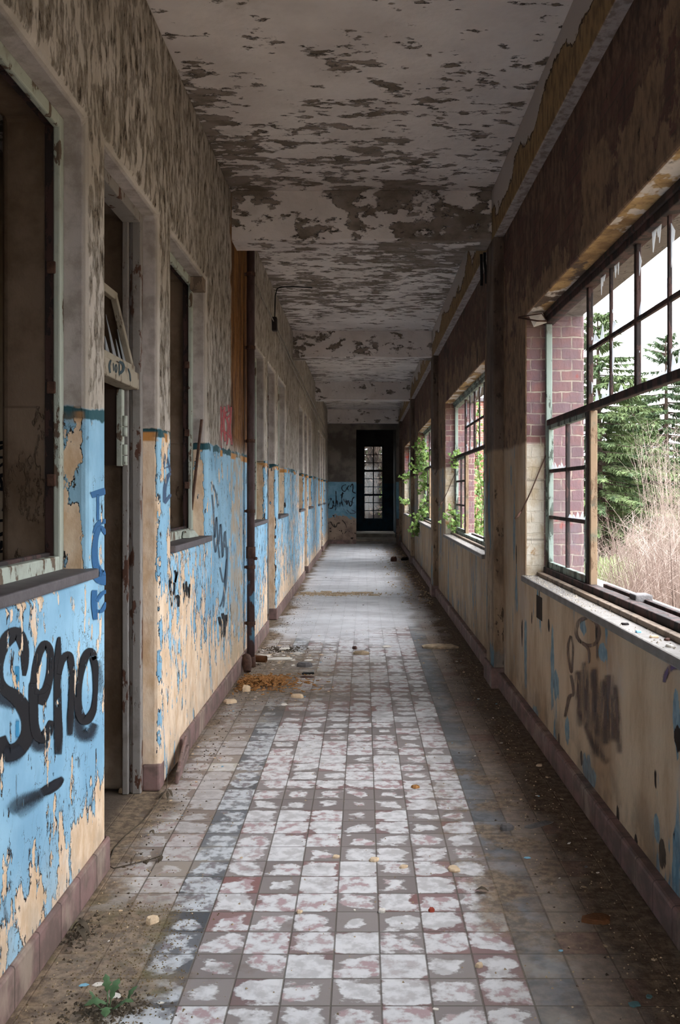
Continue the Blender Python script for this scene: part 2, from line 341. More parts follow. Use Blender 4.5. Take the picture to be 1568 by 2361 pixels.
def mat_floor():
    t = NT('cement_tiles', .5)
    TX, TY = .149, .1477
    gx = t.mul(t.sub(t.x, .5), 1 / TX); gy = t.mul(t.add(t.y, .02), 1 / TY)
    ix = t.ma('FLOOR', gx); iy = t.ma('FLOOR', gy)
    u = t.sub(t.sub(gx, ix), .5); v = t.sub(t.sub(gy, iy), .5)
    r1 = t.white(t.vec(ix, iy, 1.)); r2 = t.white(t.vec(ix, iy, 7.)); r3 = t.white(t.vec(ix, iy, 13.))
    au = t.ma('ABSOLUTE', u); av = t.ma('ABSOLUTE', v)
    q = t.ma('POWER', t.add(t.ma('POWER', au, 5.), t.ma('POWER', av, 5.)), .2)
    big = t.noise(1.3, 4, .55)
    nz = t.noise(9, 6, .62, t.scl(.75, 1.2, 1)); nz2 = t.noise(19, 5, .6, t.scl(1, 1, 1, (5, 2, 0)))
    # bands across the corridor: field, charcoal border, outer field
    field = t.mul(t.ss(t.add(ix, .5), -7.01, -6.99), t.ss(t.add(ix, .5), -.01, .01, 1, 0))
    bord = t.add(t.inside(t.add(ix, .5), -8, -7, .01), t.inside(t.add(ix, .5), 0, 1, .01))
    maroon = t.mix(r2, lin((126, 104, 103)), lin((148, 118, 116)))
    grey = t.mix(r1, lin((128, 118, 116)), lin((148, 138, 136)))
    tile = t.mix(t.ss(r3, .42, .5), maroon, grey)
    outer = t.mix(t.ss(r2, .35, .65), lin((138, 124, 116)), lin((158, 146, 136)))
    outer = t.mix(t.mul(t.ss(r1, .72, .74), t.ss(t.x, -.4, -.3, 1, 0)), outer, lin((188, 182, 172)))
    char = t.mix(r1, lin((82, 83, 87)), lin((118, 119, 123)))
    tile = t.mix(field, outer, tile); tile = t.mix(t.mul(bord, t.ss(t.noise(2.4, 5, .6, t.scl(1, 1, 1, (3, 9, 0))), .38, .50, .25, 1)), tile, char)
    tile = t.mix(t.mul(t.mul(t.ss(r1, .93, .94), t.sub(1., bord)), .6), tile, lin((136, 92, 88)))
    # pale bloom worn into the middle of each tile
    dd = t.add(q, t.mul(t.sub(nz, .5), 1.45)); dd = t.add(dd, t.mul(t.sub(r3, .5), .42)); dd = t.add(dd, t.mul(t.sub(big, .5), -1.0))
    dd = t.add(dd, t.mul(t.inside(t.y, 5.0, 7.6, .6), .05))
    bloom = t.ss(dd, .39, .49, 1, 0)
    left = t.ss(t.x, .3, .5, 1, .12)
    bloom = t.mul(bloom, t.mx(field, t.mul(t.mx(bord, .6), left)))
    bcol = t.mix(t.ss(nz2, .4, .6), lin((220, 217, 218)), lin((192, 188, 188)))
    bcol = t.mix(t.mul(t.mul(t.ss(nz2, .50, .60), t.ss(r2, .35, .6)), .75), bcol, lin((172, 136, 138)))
    bcol = t.mix(t.mul(bord, .75), bcol, t.mix(t.ss(nz2, .45, .6), lin((194, 198, 203)), lin((112, 115, 120))))
    c = t.mix(bloom, tile, bcol)
    c = t.mix(t.ss(t.noise(4.5, 6, .62, t.scl(1, 1, 1, (1, 7, 0))), .57, .70, 0, .6), c, lin((122, 109, 104)))
    grout = t.mx(t.ss(au, .475, .488), t.ss(av, .475, .488))
    c = t.mix(t.mul(grout, .8), c, lin((98, 90, 82)))
    # pale dust further down the corridor
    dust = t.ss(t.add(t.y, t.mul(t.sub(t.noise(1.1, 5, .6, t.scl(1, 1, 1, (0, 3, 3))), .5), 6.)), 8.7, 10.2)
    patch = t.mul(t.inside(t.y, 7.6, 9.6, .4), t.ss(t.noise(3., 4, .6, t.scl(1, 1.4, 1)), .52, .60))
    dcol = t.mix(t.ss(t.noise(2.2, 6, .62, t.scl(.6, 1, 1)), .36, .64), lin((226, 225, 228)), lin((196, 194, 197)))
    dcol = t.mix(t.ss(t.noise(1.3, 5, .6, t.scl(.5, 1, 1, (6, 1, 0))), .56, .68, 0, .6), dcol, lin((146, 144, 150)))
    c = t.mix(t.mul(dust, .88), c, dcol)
    # soil swept against the walls
    nn = t.mul(t.sub(t.noise(2.6, 6, .62), .5), .62)
    sr = t.mx(t.ss(t.add(t.x, nn), .66, .92), t.mul(t.ss(t.add(t.x, t.mul(nn, .8)), .52, .66), .55))
    sl = t.ss(t.add(t.mul(t.x, -1.), nn), .86, 1.02)
    mud = t.mul(t.inside(t.y, 6.3, 8.6, .5), t.ss(t.add(t.x, t.mul(nn, 1.6)), -.55, -.15, 1, 0))
    mud = t.mx(mud, t.mul(t.mul(t.inside(t.y, 6.3, 8.3, .5), t.ss(t.add(t.x, t.mul(nn, 2.2)), -.1, .5, 1, 0)), .6))
    spill = t.mul(t.mul(t.inside(t.x, .36, .80, .10), t.inside(t.y, 2.9, 5.2, .5)), t.ss(t.noise(3.4, 6, .65, t.scl(1, 1, 1, (4, 4, 0))), .47, .58))
    near = t.mul(t.ss(t.y, 3.15, 3.5, 1, 0), t.ss(t.add(t.x, nn), -.72, -.60, 1, 0))
    soil = t.mix(t.ss(t.noise(24, 6, .7), .4, .62), lin((106, 90, 76)), lin((150, 130, 108)))
    soilr = t.mix(t.ss(t.noise(24, 6, .7), .4, .64), lin((88, 72, 60)), lin((128, 108, 90)))
    moss = t.mul(near, t.ss(t.noise(3.2, 5, .6, t.scl(1, 1, 1, (2, 2, 0))), .48, .6))
    soil = t.mix(t.mul(moss, .7), soil, lin((98, 92, 58)))
    dirt = t.mx(t.mul(spill, .85), sl); dirt = t.mx(t.mx(dirt, t.mul(near, .92)), t.mul(mud, .85))
    c = t.mix(dirt, c, soil); c = t.mix(sr, c, soilr)
    wetb = t.mul(t.inside(t.y, 5.6, 6.8, .5), t.ss(t.noise(2., 4), .4, .6))
    c = t.mix(t.mul(wetb, .35), c, lin((96, 86, 80)))
    c = t.mix(t.ss(t.x, -1.2, -1.1, 1, 0), c, lin((92, 80, 70)))
    alld = t.mx(dirt, sr)
    t.color(c)
    t.rough(t.add(t.mad(alld, .35, .50), t.mul(nz, .1)))
    h = t.add(t.mul(grout, -1.), t.mul(bloom, .25)); h = t.add(h, t.mul(t.noise(38, 5, .7), t.mad(alld, 1.6, .25)))
    t.bump(h, .5, .006)
    return t.m

def mat_wood(name, c1, c2, c3, peel=.5, rough=.7):
    """Old painted wood or steel: paint c1 flaking off c2, dirt c3."""
    t = NT(name, rough)
    n = t.noise(14, 7, .65, t.scl(1, 1, .35))
    c = t.mix(t.ss(n, peel, peel + .02), lin(c1), lin(c2))
    c = t.mix(t.ss(t.noise(5, 6, .65), .5, .7, 0, .7), c, lin(c3))
    t.color(c); t.bump(t.add(t.ss(n, peel - .03, peel + .02, 1, 0), t.mul(t.noise(60, 3), .3)), .6, .004)
    return t.m

def spray(name, c, soft=.25, flake=None, strength=1.0):
    """Spray paint on a wall: soft edged, gone where the coat below has flaked."""
    t = NT(name, .6); t.color(lin(c))
    a = t.n('Attribute'); a.attribute_name = 'edge'; k = t.n('Attribute'); k.attribute_name = 'ink'
    e = t.sub(1., t.ma('ABSOLUTE', a.outputs['Fac']))
    al = t.mul(t.ss(t.add(e, t.mul(t.sub(t.noise(160, 2), .5), soft * .8)), 0.02, soft + .03), k.outputs['Fac'])
    if flake == 'left': al = t.mul(al, t.ss(chips(t), -.004, .002, 1, 0))
    elif flake: al = t.mul(al, t.ss(t.noise(14, 6, .6, t.scl(1, 1, .4)), .50, .62, 1, .25))
    t.alpha(t.mul(al, strength))
    return t.m
M = {}
EXPOSURE = 3.85
# ================================================================= materials
M['left'] = mat_left(); M['right'] = mat_right(); M['ceil'] = mat_ceiling(); M['floor'] = mat_floor()
M['frame_pale'] = mat_wood('pale_green_paint', (176, 182, 170), (104, 88, 74), (120, 104, 90), .56)
M['frame_grey'] = mat_wood('grey_door_paint', (142, 136, 132), (88, 60, 48), (104, 94, 86), .57)
M['hopper'] = mat_wood('beige_transom_paint', (158, 148, 132), (110, 96, 82), (112, 100, 86), .56)
M['steel'] = mat_wood('rusty_window_paint', (78, 58, 55), (50, 43, 42), (36, 31, 30), .5, .75)
M['steel_pale'] = mat_wood('weathered_green_paint', (150, 164, 154), (84, 92, 84), (96, 60, 48), .52)
M['wood_bare'] = mat_wood('bare_window_timber', (136, 118, 102), (104, 88, 76), (78, 66, 58), .55)
M['stile'] = mat_wood('ochre_stile_timber', (148, 124, 100), (118, 94, 74), (70, 100, 92), .55)
M['slate'] = plain('slate_sill', (96, 90, 92), .6, .15, 14, bumpy=.2)
M['conc'] = plain('window_ledge_concrete', (134, 128, 124), .75, .14, 12, bumpy=.4)
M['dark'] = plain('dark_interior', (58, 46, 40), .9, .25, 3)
M['rust'] = plain('rusty_iron', (84, 60, 50), .8, .35, 20, bumpy=.4)
M['black'] = plain('black_cable', (22, 20, 20), .6, .1)
M['wire'] = plain('grey_conduit', (150, 142, 134), .6, .15, 20)
M['cream'] = plain('cream_plaster_chunk', (222, 196, 164), .9, .12, 20, bumpy=.4)
M['white'] = plain('white_plaster_chip', (228, 220, 210), .9, .08, 20)
M['bluechip'] = plain('blue_paint_chip', (132, 184, 210), .7, .1, 20)
M['tealchip'] = plain('teal_paint_chip', (92, 128, 132), .7, .1, 20)
M['stone'] = plain('grey_stone', (116, 112, 112), .85, .2, 20, bumpy=.5)
M['darkscrap'] = plain('dark_scrap', (40, 34, 34), .8, .2, 20)
M['clay'] = plain('clay_pipe', (110, 72, 46), .85, .2, 20, bumpy=.4)
M['orange'] = plain('orange_mulch', (172, 124, 76), .95, .4, 30, bumpy=.5)
M['woodbit'] = plain('splintered_wood', (188, 166, 138), .85, .25, 25, bumpy=.4)
M['redchip'] = plain('red_brick_chip', (160, 72, 56), .9, .15, 20)
M['brickbit'] = plain('dark_brick_lump', (84, 58, 50), .9, .2, 20)
M['crumb'] = plain('plaster_crumbs', (176, 154, 126), .95, .45, 60)
M['flakes'] = plain('paint_flakes', (168, 158, 146), .9, .35, 40)
M['dry'] = plain('dry_leaf', (84, 74, 62), .9, .25, 30)
M['leaf'] = plain('weed_leaf', (84, 112, 76), .6, .2, 30)
def mat_plant(name, c1, c2, scale=6., rough=.7):
    t = NT(name, rough); t.color(t.mix(t.ss(t.noise(scale, 4), .35, .65), lin(c1), lin(c2)))
    return t.m
M['ivy'] = mat_plant('ivy_leaves', (78, 108, 46), (132, 156, 84), 9, .5)
M['spruce'] = mat_plant('spruce_needles', (66, 84, 56), (116, 132, 88), 1.6)
M['soilbit'] = plain('soil_bits', (78, 66, 54), .95, .3, 40)
M['spruce2'] = mat_plant('dark_spruce_needles', (54, 72, 50), (88, 106, 72), 1.6)
M['bark_dark'] = plain('dark_bark', (46, 40, 38), .95, .3, 12)
M['bark'] = plain('bark', (78, 66, 58), .95, .3, 12, bumpy=.6)
M['twig'] = mat_plant('bare_twigs', (136, 121, 112), (168, 152, 142), 2)
M['grasst'] = mat_plant('pale_grass', (136, 160, 104), (178, 186, 144), 8)
M['ground'] = plain('outdoor_ground', (104, 92, 74), .95, .3, 1.5)
def mat_base():
    t = NT('plinth_terracotta', .7)
    n = t.noise(8, 6, .65)
    c = t.mix(t.ss(n, .38, .62), lin((140, 112, 108)), lin((112, 94, 88)))
    c = t.mix(t.ss(t.noise(4, 6, .65, t.scl(1, 1, .5, (2, 0, 0))), .5, .66, 0, .8), c, lin((166, 148, 134)))
    j = t.inside(t.ma('FRACT', t.mul(t.y, 5.)), .0, .03, .015)
    c = t.mix(t.mul(j, .7), c, lin((60, 50, 46)))
    t.color(c); t.bump(t.sub(n, j), .5, .006); return t.m
M['base'] = mat_base()
def mat_fascia():
    t = NT('eaves_board', .85)
    n = t.noise(2.2, 7, .62, t.scl(1, .55, 1.)); f = t.noise(22, 5, .6, t.scl(1, 1, .4))
    e = t.sub(t.add(t.z, t.mul(t.sub(n, .5), .75)), 3.655)
    c = t.mix(t.ss(f, .4, .65), lin((150, 122, 84)), lin((108, 84, 60)))
    c = t.mix(t.ss(e, 0, .008), c, lin((182, 172, 166)))
    c = t.mix(t.inside(e, -.016, .0, .004), c, lin((56, 42, 32)))
    c = t.mix(t.ss(t.z, 3.446, 3.450, 1, 0), c, t.mix(t.ss(f, .42, .62), lin((172, 160, 156)), lin((132, 120, 114))))
    t.color(c); t.bump(t.add(t.ss(e, -.01, .01), t.mul(f, .5)), .7, .01); return t.m
M['fascia'] = mat_fascia()
def mat_column():
    t = NT('pier_plaster', .85)
    n = t.noise(6, 7, .65, t.scl(1, 1, .3)); f = t.noise(26, 5, .6, t.scl(1, 1, .4))
    up = t.mix(t.ss(n, .38, .62), lin((112, 96, 86)), lin((76, 62, 54)))
    lo = t.mix(t.ss(n, .38, .62), lin((166, 142, 118)), lin((118, 98, 80)))
    lo = t.mix(t.mul(t.ss(t.noise(5, 5, .6, t.scl(1, 1, .35, (4, 4, 1))), .56, .6), t.ss(t.x, .993, .999, 1, .3)), lo, lin((92, 120, 134)))
    c = t.mix(t.ss(t.mad(f, .05, t.z), 1.82, 1.86), lo, up)
    c = t.mix(t.mul(t.ss(f, .60, .66), .8), c, lin((50, 40, 34)))
    t.color(c); t.bump(t.add(n, t.mul(f, .4)), .6, .01); return t.m
M['column'] = mat_column()
def mat_end():
    t = NT('end_wall_plaster', .85)
    n = t.noise(5, 7, .62); m = t.noise(2.2, 5, .6, t.scl(1, 1, 1, (3, 1, 1)))
    up = t.mix(t.ss(m, .36, .62), lin((136, 126, 116)), lin((96, 88, 82)))
    bl = t.mix(t.ss(n, .4, .6), lin((112, 156, 178)), lin((136, 178, 198)))
    bare = t.ss(t.add(t.mul(t.sub(n, .5), 1.1), t.mul(t.z, -1.)), -.86, -.80)
    lo = t.mix(bare, bl, t.mix(t.ss(m, .4, .6), lin((168, 146, 128)), lin((128, 108, 98))))
    lo = t.mix(t.mul(bare, t.ss(t.noise(9, 5, .6), .60, .64)), lo, lin((44, 36, 32)))
    c = t.mix(t.ss(t.mad(n, .05, t.z), 1.80, 1.825), lo, up)
    t.color(c); t.bump(n, .5, .01); return t.m
M['end'] = mat_end()
def mat_vest():
    t = NT('vestibule_paint', .85)
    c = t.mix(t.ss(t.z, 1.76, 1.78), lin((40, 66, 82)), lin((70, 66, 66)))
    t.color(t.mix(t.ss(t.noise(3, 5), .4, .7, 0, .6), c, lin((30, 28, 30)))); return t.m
M['vest'] = mat_vest()
def mat_redbrick():
    t = NT('red_brick', .9)
    c, f = brick_nodes(t, t.vec(t.add(t.x, t.y), t.z, 0.), lin((166, 112, 98)), lin((146, 98, 86)), lin((190, 172, 156)))
    t.color(t.mix(t.ss(t.noise(3, 5), .45, .7, 0, .4), c, lin((120, 78, 70)))); t.bump(f, -.5, .01); return t.m
M['redbrick'] = mat_redbrick()
def mat_glass(name, tint, body, haze):
    m = bpy.data.materials.new(name); m.use_nodes = True; t = m.node_tree; t.nodes.clear()
    def N(k): return t.nodes.new('ShaderNode' + k)
    o = N('OutputMaterial'); tr = N('BsdfTransparent'); tr.inputs[0].default_value = (*tint, 1)
    df = N('BsdfTranslucent'); df.inputs[0].default_value = (*lin(body), 1)
    d2 = N('BsdfDiffuse'); d2.inputs[0].default_value = (*lin(body), 1)
    gl = N('BsdfGlossy'); gl.inputs['Roughness'].default_value = .05
    mm = N('MixShader'); mm.inputs[0].default_value = .5
    m1 = N('MixShader'); m1.inputs[0].default_value = haze
    lw_ = N('LayerWeight'); pw = N('Math'); pw.operation = 'POWER'; pw.inputs[1].default_value = 5.
    ad = N('Math'); ad.operation = 'MULTIPLY_ADD'; ad.inputs[1].default_value = .6; ad.inputs[2].default_value = .03; m2 = N('MixShader')
    L = t.links.new
    L(df.outputs[0], mm.inputs[1]); L(d2.outputs[0], mm.inputs[2]); L(tr.outputs[0], m1.inputs[1]); L(mm.outputs[0], m1.inputs[2])
    L(lw_.outputs['Facing'], pw.inputs[0]); L(pw.outputs[0], ad.inputs[0]); L(ad.outputs[0], m2.inputs[0]); L(m1.outputs[0], m2.inputs[1]); L(gl.outputs[0], m2.inputs[2]); L(m2.outputs[0], o.inputs[0])
    return m
M['glass'] = mat_glass('dusty_window_glass', (.95, .96, .97), (206, 200, 210), .04)
M['clear_glass'] = mat_glass('door_glass', (.93, .95, .95), (190, 190, 190), .006)
M['shard'] = mat_glass('frosted_broken_glass', (.93, .95, .96), (226, 230, 236), .5)

# ================================================================= the shell
def struct(o, label): return tag(o, label, kind='structure')
KS = (-1, 0, 1, 2, 3)
holes, us = [], [Y0, Y1]
doors, wins = [], []
for k in KS:
    d = k * PER
    for (a, b, kind) in ((2.24, 3.36, 'w'), (3.587, 4.535, 'd'), (4.80, 5.908, 'w')):
        a, b = a + d, b + d
        if a < Y0 + .05 or b > Y1 - .2: continue
        holes.append((a, b, -1 if kind == 'd' else SILLL - .03, HEADL)); us += [a, b]
        (doors if kind == 'd' else wins).append((a, b, k))
mb = cellwall('x', -1.35, WL, us, [0, SILLL - .03, HEADL, CEIL], holes)
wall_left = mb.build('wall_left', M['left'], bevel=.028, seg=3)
struct(wall_left, 'long corridor wall with peeling sky-blue lower paint, grey plaster above and room openings')

RK = (-1, 0, 1, 2, 3)
rholes, rus = [], [Y0, Y1 + .3]
rwins = []
for k in RK:
    Yf = 5.98 + k * 5.9; Yn = Yf - 3.9
    if Yn < Y0: Yn = Y0 + .4
    rholes.append((Yn, Yf, .945, 2.67)); rus += [Yn, Yf]; rwins.append((Yn, Yf, k))
mb = cellwall('x', WR, 1.46, rus, [-.6, .945, 2.67, CEIL], rholes)
wall_right = mb.build('wall_right', M['right'], bevel=.012, seg=2)
struct(wall_right, 'long outer corridor wall with stained tan plaster and big broken steel windows')

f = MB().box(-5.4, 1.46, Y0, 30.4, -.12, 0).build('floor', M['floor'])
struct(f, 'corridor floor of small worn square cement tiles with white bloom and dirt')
c = MB().box(-5.4, 1.56, Y0, 30.4, CEIL, CEIL + .2).build('ceiling', M['ceil'])
struct(c, 'flat mauve-grey ceiling with flaking plaster')
for i, (ya, yb) in enumerate(((.95, 1.26), (7.0, 7.31), (13.1, 13.4), (19.15, 19.45), (25.6, 25.9))):
    b = MB().box(WL - .05, .998, ya, yb, BEAMZ, CEIL + .05).build('trim_%d' % (i + 1), M['ceil'], bevel=.015)
    struct(b, 'plastered concrete cross beam under the corridor ceiling, number %s from the near end' % ('zero one two three four'.split()[i]))
fb = MB().box(.995, 1.10, Y0, Y1 + .1, BEAMZ + .001, CEIL + .04).build('trim_6', M['fascia'], bevel=.008)
struct(fb, 'ochre and white flaking edge beam running along the top of the window wall')
for i, ya in enumerate((.9, 6.9, 12.9, 18.93, 24.95)):
    col = MB().box(.993, 1.12, ya, ya + .40, 0, BEAMZ + .01).build('trim_%d' % (7 + i), M['column'], bevel=.012)
    struct(col, 'slim plastered pier standing against the window wall beneath a cross beam, %s' % ('behind the camera', 'nearest', 'second along', 'third along', 'farthest')[i])
    bp = MB().box(.972, 1.12, ya - .02, ya + .42, 0, .16).build('plinth', M['base'], col, bevel=.008)
# plinths along the walls
bl = empty('baseboard_left'); struct(bl, 'worn maroon plinth along the foot of the blue wall')
cur = Y0; ends = []
for (a, b, k) in doors: ends.append((cur, a)); cur = b
ends.append((cur, Y1))
for (a, b) in ends:
    if a > 4.4 and a < 4.7: a = 5.02
    p = MB().box(WL - .02, WL + .016, a - .006, b + .006, 0, .135)
    p.build('plinth', M['base'], bl, bevel=.01, seg=2)
for (a, b, k) in doors:
    for s, e in ((b, 1), (a, -1)):
        MB().box(-1.11, WL + (.014 if not (k == 0 and e == 1) else .002), s - (.012 if e == 1 else .10), s + (.012 if e == -1 else .10), 0, .135).build('corner_block', M['base'], bl, bevel=.012)
br_ = MB().box(1.025, WR + .03, Y0, Y1, 0, .125)
br_.build('baseboard_right', M['base'], None, bevel=.012)
struct(bpy.data.objects['baseboard_right'], 'stained plinth along the foot of the window wall')
# end wall and the dark vestibule behind it
mb = cellwall('y', Y1, Y1 + .25, [-1.35, -.205, .95, 1.2], [0, 3.30, CEIL], [(-.205, .95, -1, 3.30)])
wall_back = mb.build('wall_back', M['end']); struct(wall_back, 'short end wall with grey plaster over blue dado beside the dark doorway')
MB().box(-1.02, -.215, Y1 - .014, Y1 + .02, 0, .12).build('baseboard_back', M['base'], None, bevel=.008)
struct(bpy.data.objects['baseboard_back'], 'low plinth under the end wall')
for nm, bx in (('wall_vestibule_left', (-.75, -.6, Y1 + .25, 30, 0, CEIL)), ('wall_vestibule_right', (.99, 1.2, Y1 + .25, 30, 0, CEIL))):
    struct(MB().box(*bx).build(nm, M['vest']), 'dark painted side wall of the vestibule, %s' % nm.split('_')[-1])
mb = cellwall('y', 30, 30.25, [-.75, -.02, .68, 1.2], [0, .10, 3.07, CEIL], [(-.02, .68, .10, 3.07)])
struct(mb.build('wall_vestibule_back', M['vest']), 'dark far wall of the vestibule around the glazed door')
mb = MB().box(-.6, .99, 26.7, 30, 0, .10).box(-.6, .99, 28.0, 30, .10, .2)
struct(mb.build('floor_vestibule', plain('dusty_step', (170, 158, 144), .8, .3, 4)), 'two shallow dusty steps inside the dark doorway')
st = MB().box(-.2, .945, 26.16, 26.42, 0, .05)
struct(st.build('trim_12', M['conc'], bevel=.01), 'pale worn threshold across the dark doorway')
# rooms behind the left wall
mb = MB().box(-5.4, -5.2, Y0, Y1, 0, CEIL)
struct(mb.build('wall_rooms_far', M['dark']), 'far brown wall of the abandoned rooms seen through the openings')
for i, yy in enumerate((.2, 6.3, 12.3, 18.4, 24.4)):
    o = MB().box(-5.2, -1.35, yy, yy + .12, 0, CEIL).build('wall_partition_%d' % (i + 1), plain('room_distemper_%d' % i, (150, 132, 112), .9, .15, 2))
    struct(o, 'plain beige partition wall between abandoned rooms, number %d along' % (i + 1))
# near end of the corridor behind the camera: broad unseen opening added to let daylight in
mb = cellwall('y', Y0 - .25, Y0, [-5.4, -1.0, 1.0, 1.46], [0, 3.3, CEIL], [(-1.0, 1.0, -1, 3.3)])
struct(mb.build('wall_front', M['end']), 'end wall behind the camera around a wide opening added for daylight')
struct(MB().box(-60, 90, -40, 110, -.75, -.6).build('ground', M['ground']), 'rough winter ground outside the windows')

# ================================================================= openings of the left wall
WN = [0]
def window_name(): WN[0] += 1; return 'window_%d' % WN[0]
for (a, b, k) in wins:
    first = abs(b - (3.36 + k * PER)) < .1
    w = empty(window_name(), ((WL - .1), (a + b) / 2, SILLL))
    nth = ('nearest', 'second', 'third', 'fourth', 'fifth', 'sixth', 'seventh', 'eighth')
    struct(w, 'glassless wooden window opening in the blue wall, %s' % ('behind the camera' if k < 0 else nth[2 * k + (0 if first else 1)] + ' along from the camera'))
    inv = Matrix.Translation((-(WL - .1), -(a + b) / 2, -SILLL))
    def P(mb): mb.v = [tuple(inv @ Vector(v)) for v in mb.v]; return mb
    mt = 'frame_pale'
    fr = MB().box(-1.138, -1.112, b - .045, b, SILLL, HEADL).box(-1.138, -1.112, a, a + .045, SILLL, HEADL)
    fr.box(-1.138, -1.112, a + .045, b - .045, HEADL - .05, HEADL).box(-1.15, -1.112, a + .045, b - .045, SILLL, SILLL + .055)
    st = MB().box(-1.175, -1.138, b - .03, b, SILLL + .04, HEADL).box(-1.175, -1.138, a, a + .03, SILLL + .04, HEADL)
    st.box(-1.175, -1.138, a + .03, b - .03, HEADL - .035, HEADL).box(-1.175, -1.15, a + .03, b - .03, SILLL, SILLL + .068)
    P(st).build('stop_bead', M['steel'], w, bevel=.005)
    P(fr).build('frame', M['frame_pale'], w, bevel=.006)
    for hz in (1.52, 1.86, 2.3):
        P(MB().box(-1.16, -1.128, b - .052, b - .04, hz, hz + .045)).build('hinge', M['rust'], w, bevel=.004)
    P(MB().box(-1.125, WL + .03, a - .03, b + .028, SILLL - .032, SILLL + .004)).build('sill', M['slate'], w, bevel=.006)
    if k == 0 and not first:
        P(MB().bar((-1.118, 5.88, 1.38), (-1.05, 5.87, 1.97), .022, .012)).build('broken_bead', M['rust'], w)
        P(MB().box(-1.115, -1.03, 5.80, 5.905, 2.80, 2.882)).build('loose_board', M['wood_bare'], w, bevel=.004)
        P(MB().add([(-1.11, 5.5, 1.216), (-1.06, 5.52, 1.216), (-1.04, 5.75, 1.216), (-1.11, 5.78, 1.216), (-1.105, 5.55, 1.262), (-1.075, 5.58, 1.266), (-1.07, 5.72, 1.262), (-1.108, 5.74, 1.262)],
               [(0, 1, 2, 3), (4, 5, 6, 7), (0, 1, 5, 4), (1, 2, 6, 5), (2, 3, 7, 6), (3, 0, 4, 7)])).build('putty_lump', M['frame_pale'], w, bevel=.01)
for i, (a, b, k) in enumerate(doors):
    dr = empty('door_%d' % (i + 1), (-1.12, (a + b) / 2, 0))
    struct(dr, 'doorless wooden door frame with transom light in the blue wall, %s' % {-1: 'behind the camera', 0: 'nearest to the camera', 1: 'second along', 2: 'third along', 3: 'fourth along'}[k])
    inv = Matrix.Translation((1.12, -(a + b) / 2, 0))
    def P(mb): mb.v = [tuple(inv @ Vector(v)) for v in mb.v]; return mb
    fr = MB()
    for (s, e) in ((b, -1), (a, 1)):
        y = sorted((s, s + e * .05)); fr.box(-1.148, -1.105, y[0], y[1], 0, HEADL)
        y = sorted((s, s + e * .035)); fr.box(-1.164, -1.148, y[0], y[1], 0, HEADL)
        y = sorted((s, s + e * .06)); fr.box(-1.195, -1.164, y[0], y[1], 0, HEADL)
    fr.box(-1.195, -1.105, a + .05, b - .05, HEADL - .05, HEADL)
    P(fr).build('frame', M['frame_grey'], dr, bevel=.005)
    P(MB().box(-1.20, -1.112, a + .05, b - .05, 2.005, 2.087)).build('transom_bar', M['hopper'], dr, bevel=.006)
    if k == 0:
        s_ = MB()
        bt, tp = (-1.14, 2.10), (-1.225, 2.46)
        for y in (a + .08, b - .10): s_.bar((bt[0], y, bt[1]), (tp[0], y, tp[1]), .04, .03, (1, 0, 0))
        for (x, z) in (bt, tp): s_.bar((x, a + .06, z), (x, b - .08, z), .03, .04)
        so = P(s_).build('hopper_sash', M['hopper'], dr, bevel=.004)
        g = MB()
        for (y, h, w2) in ((4.30, .18, .05), (4.22, .12, .05), (4.13, .22, .06), (4.0, .1, .08)):
            q = h / .36
            g.prism([(bt[0], y, bt[1]), (bt[0], y + w2, bt[1]), (bt[0] - .085 * q, y + w2 * .8, bt[1] + .36 * q)], (.003, 0, 0))
        P(g).build('broken_glass', M['shard'], so)
        P(MB().box(-1.335, -1.20, 4.395, 4.432, 1.63, 2.0)).build('door_stub', M['dark'], dr)
        P(MB().box(-1.20, -1.172, 4.388, 4.436, 1.625, 2.0)).build('hinge_plate', M['frame_pale'], dr, bevel=.004)
        for z in (1.77, 1.63):
            P(MB().tube([(-1.163, 4.405, z), (-1.163, 4.405, z + .045)], .013, 10).tube([(-1.163, 4.405, z + .05), (-1.163, 4.405, z + .10)], .013, 10)).build('hinge', M['frame_pale'], dr, smooth=True)

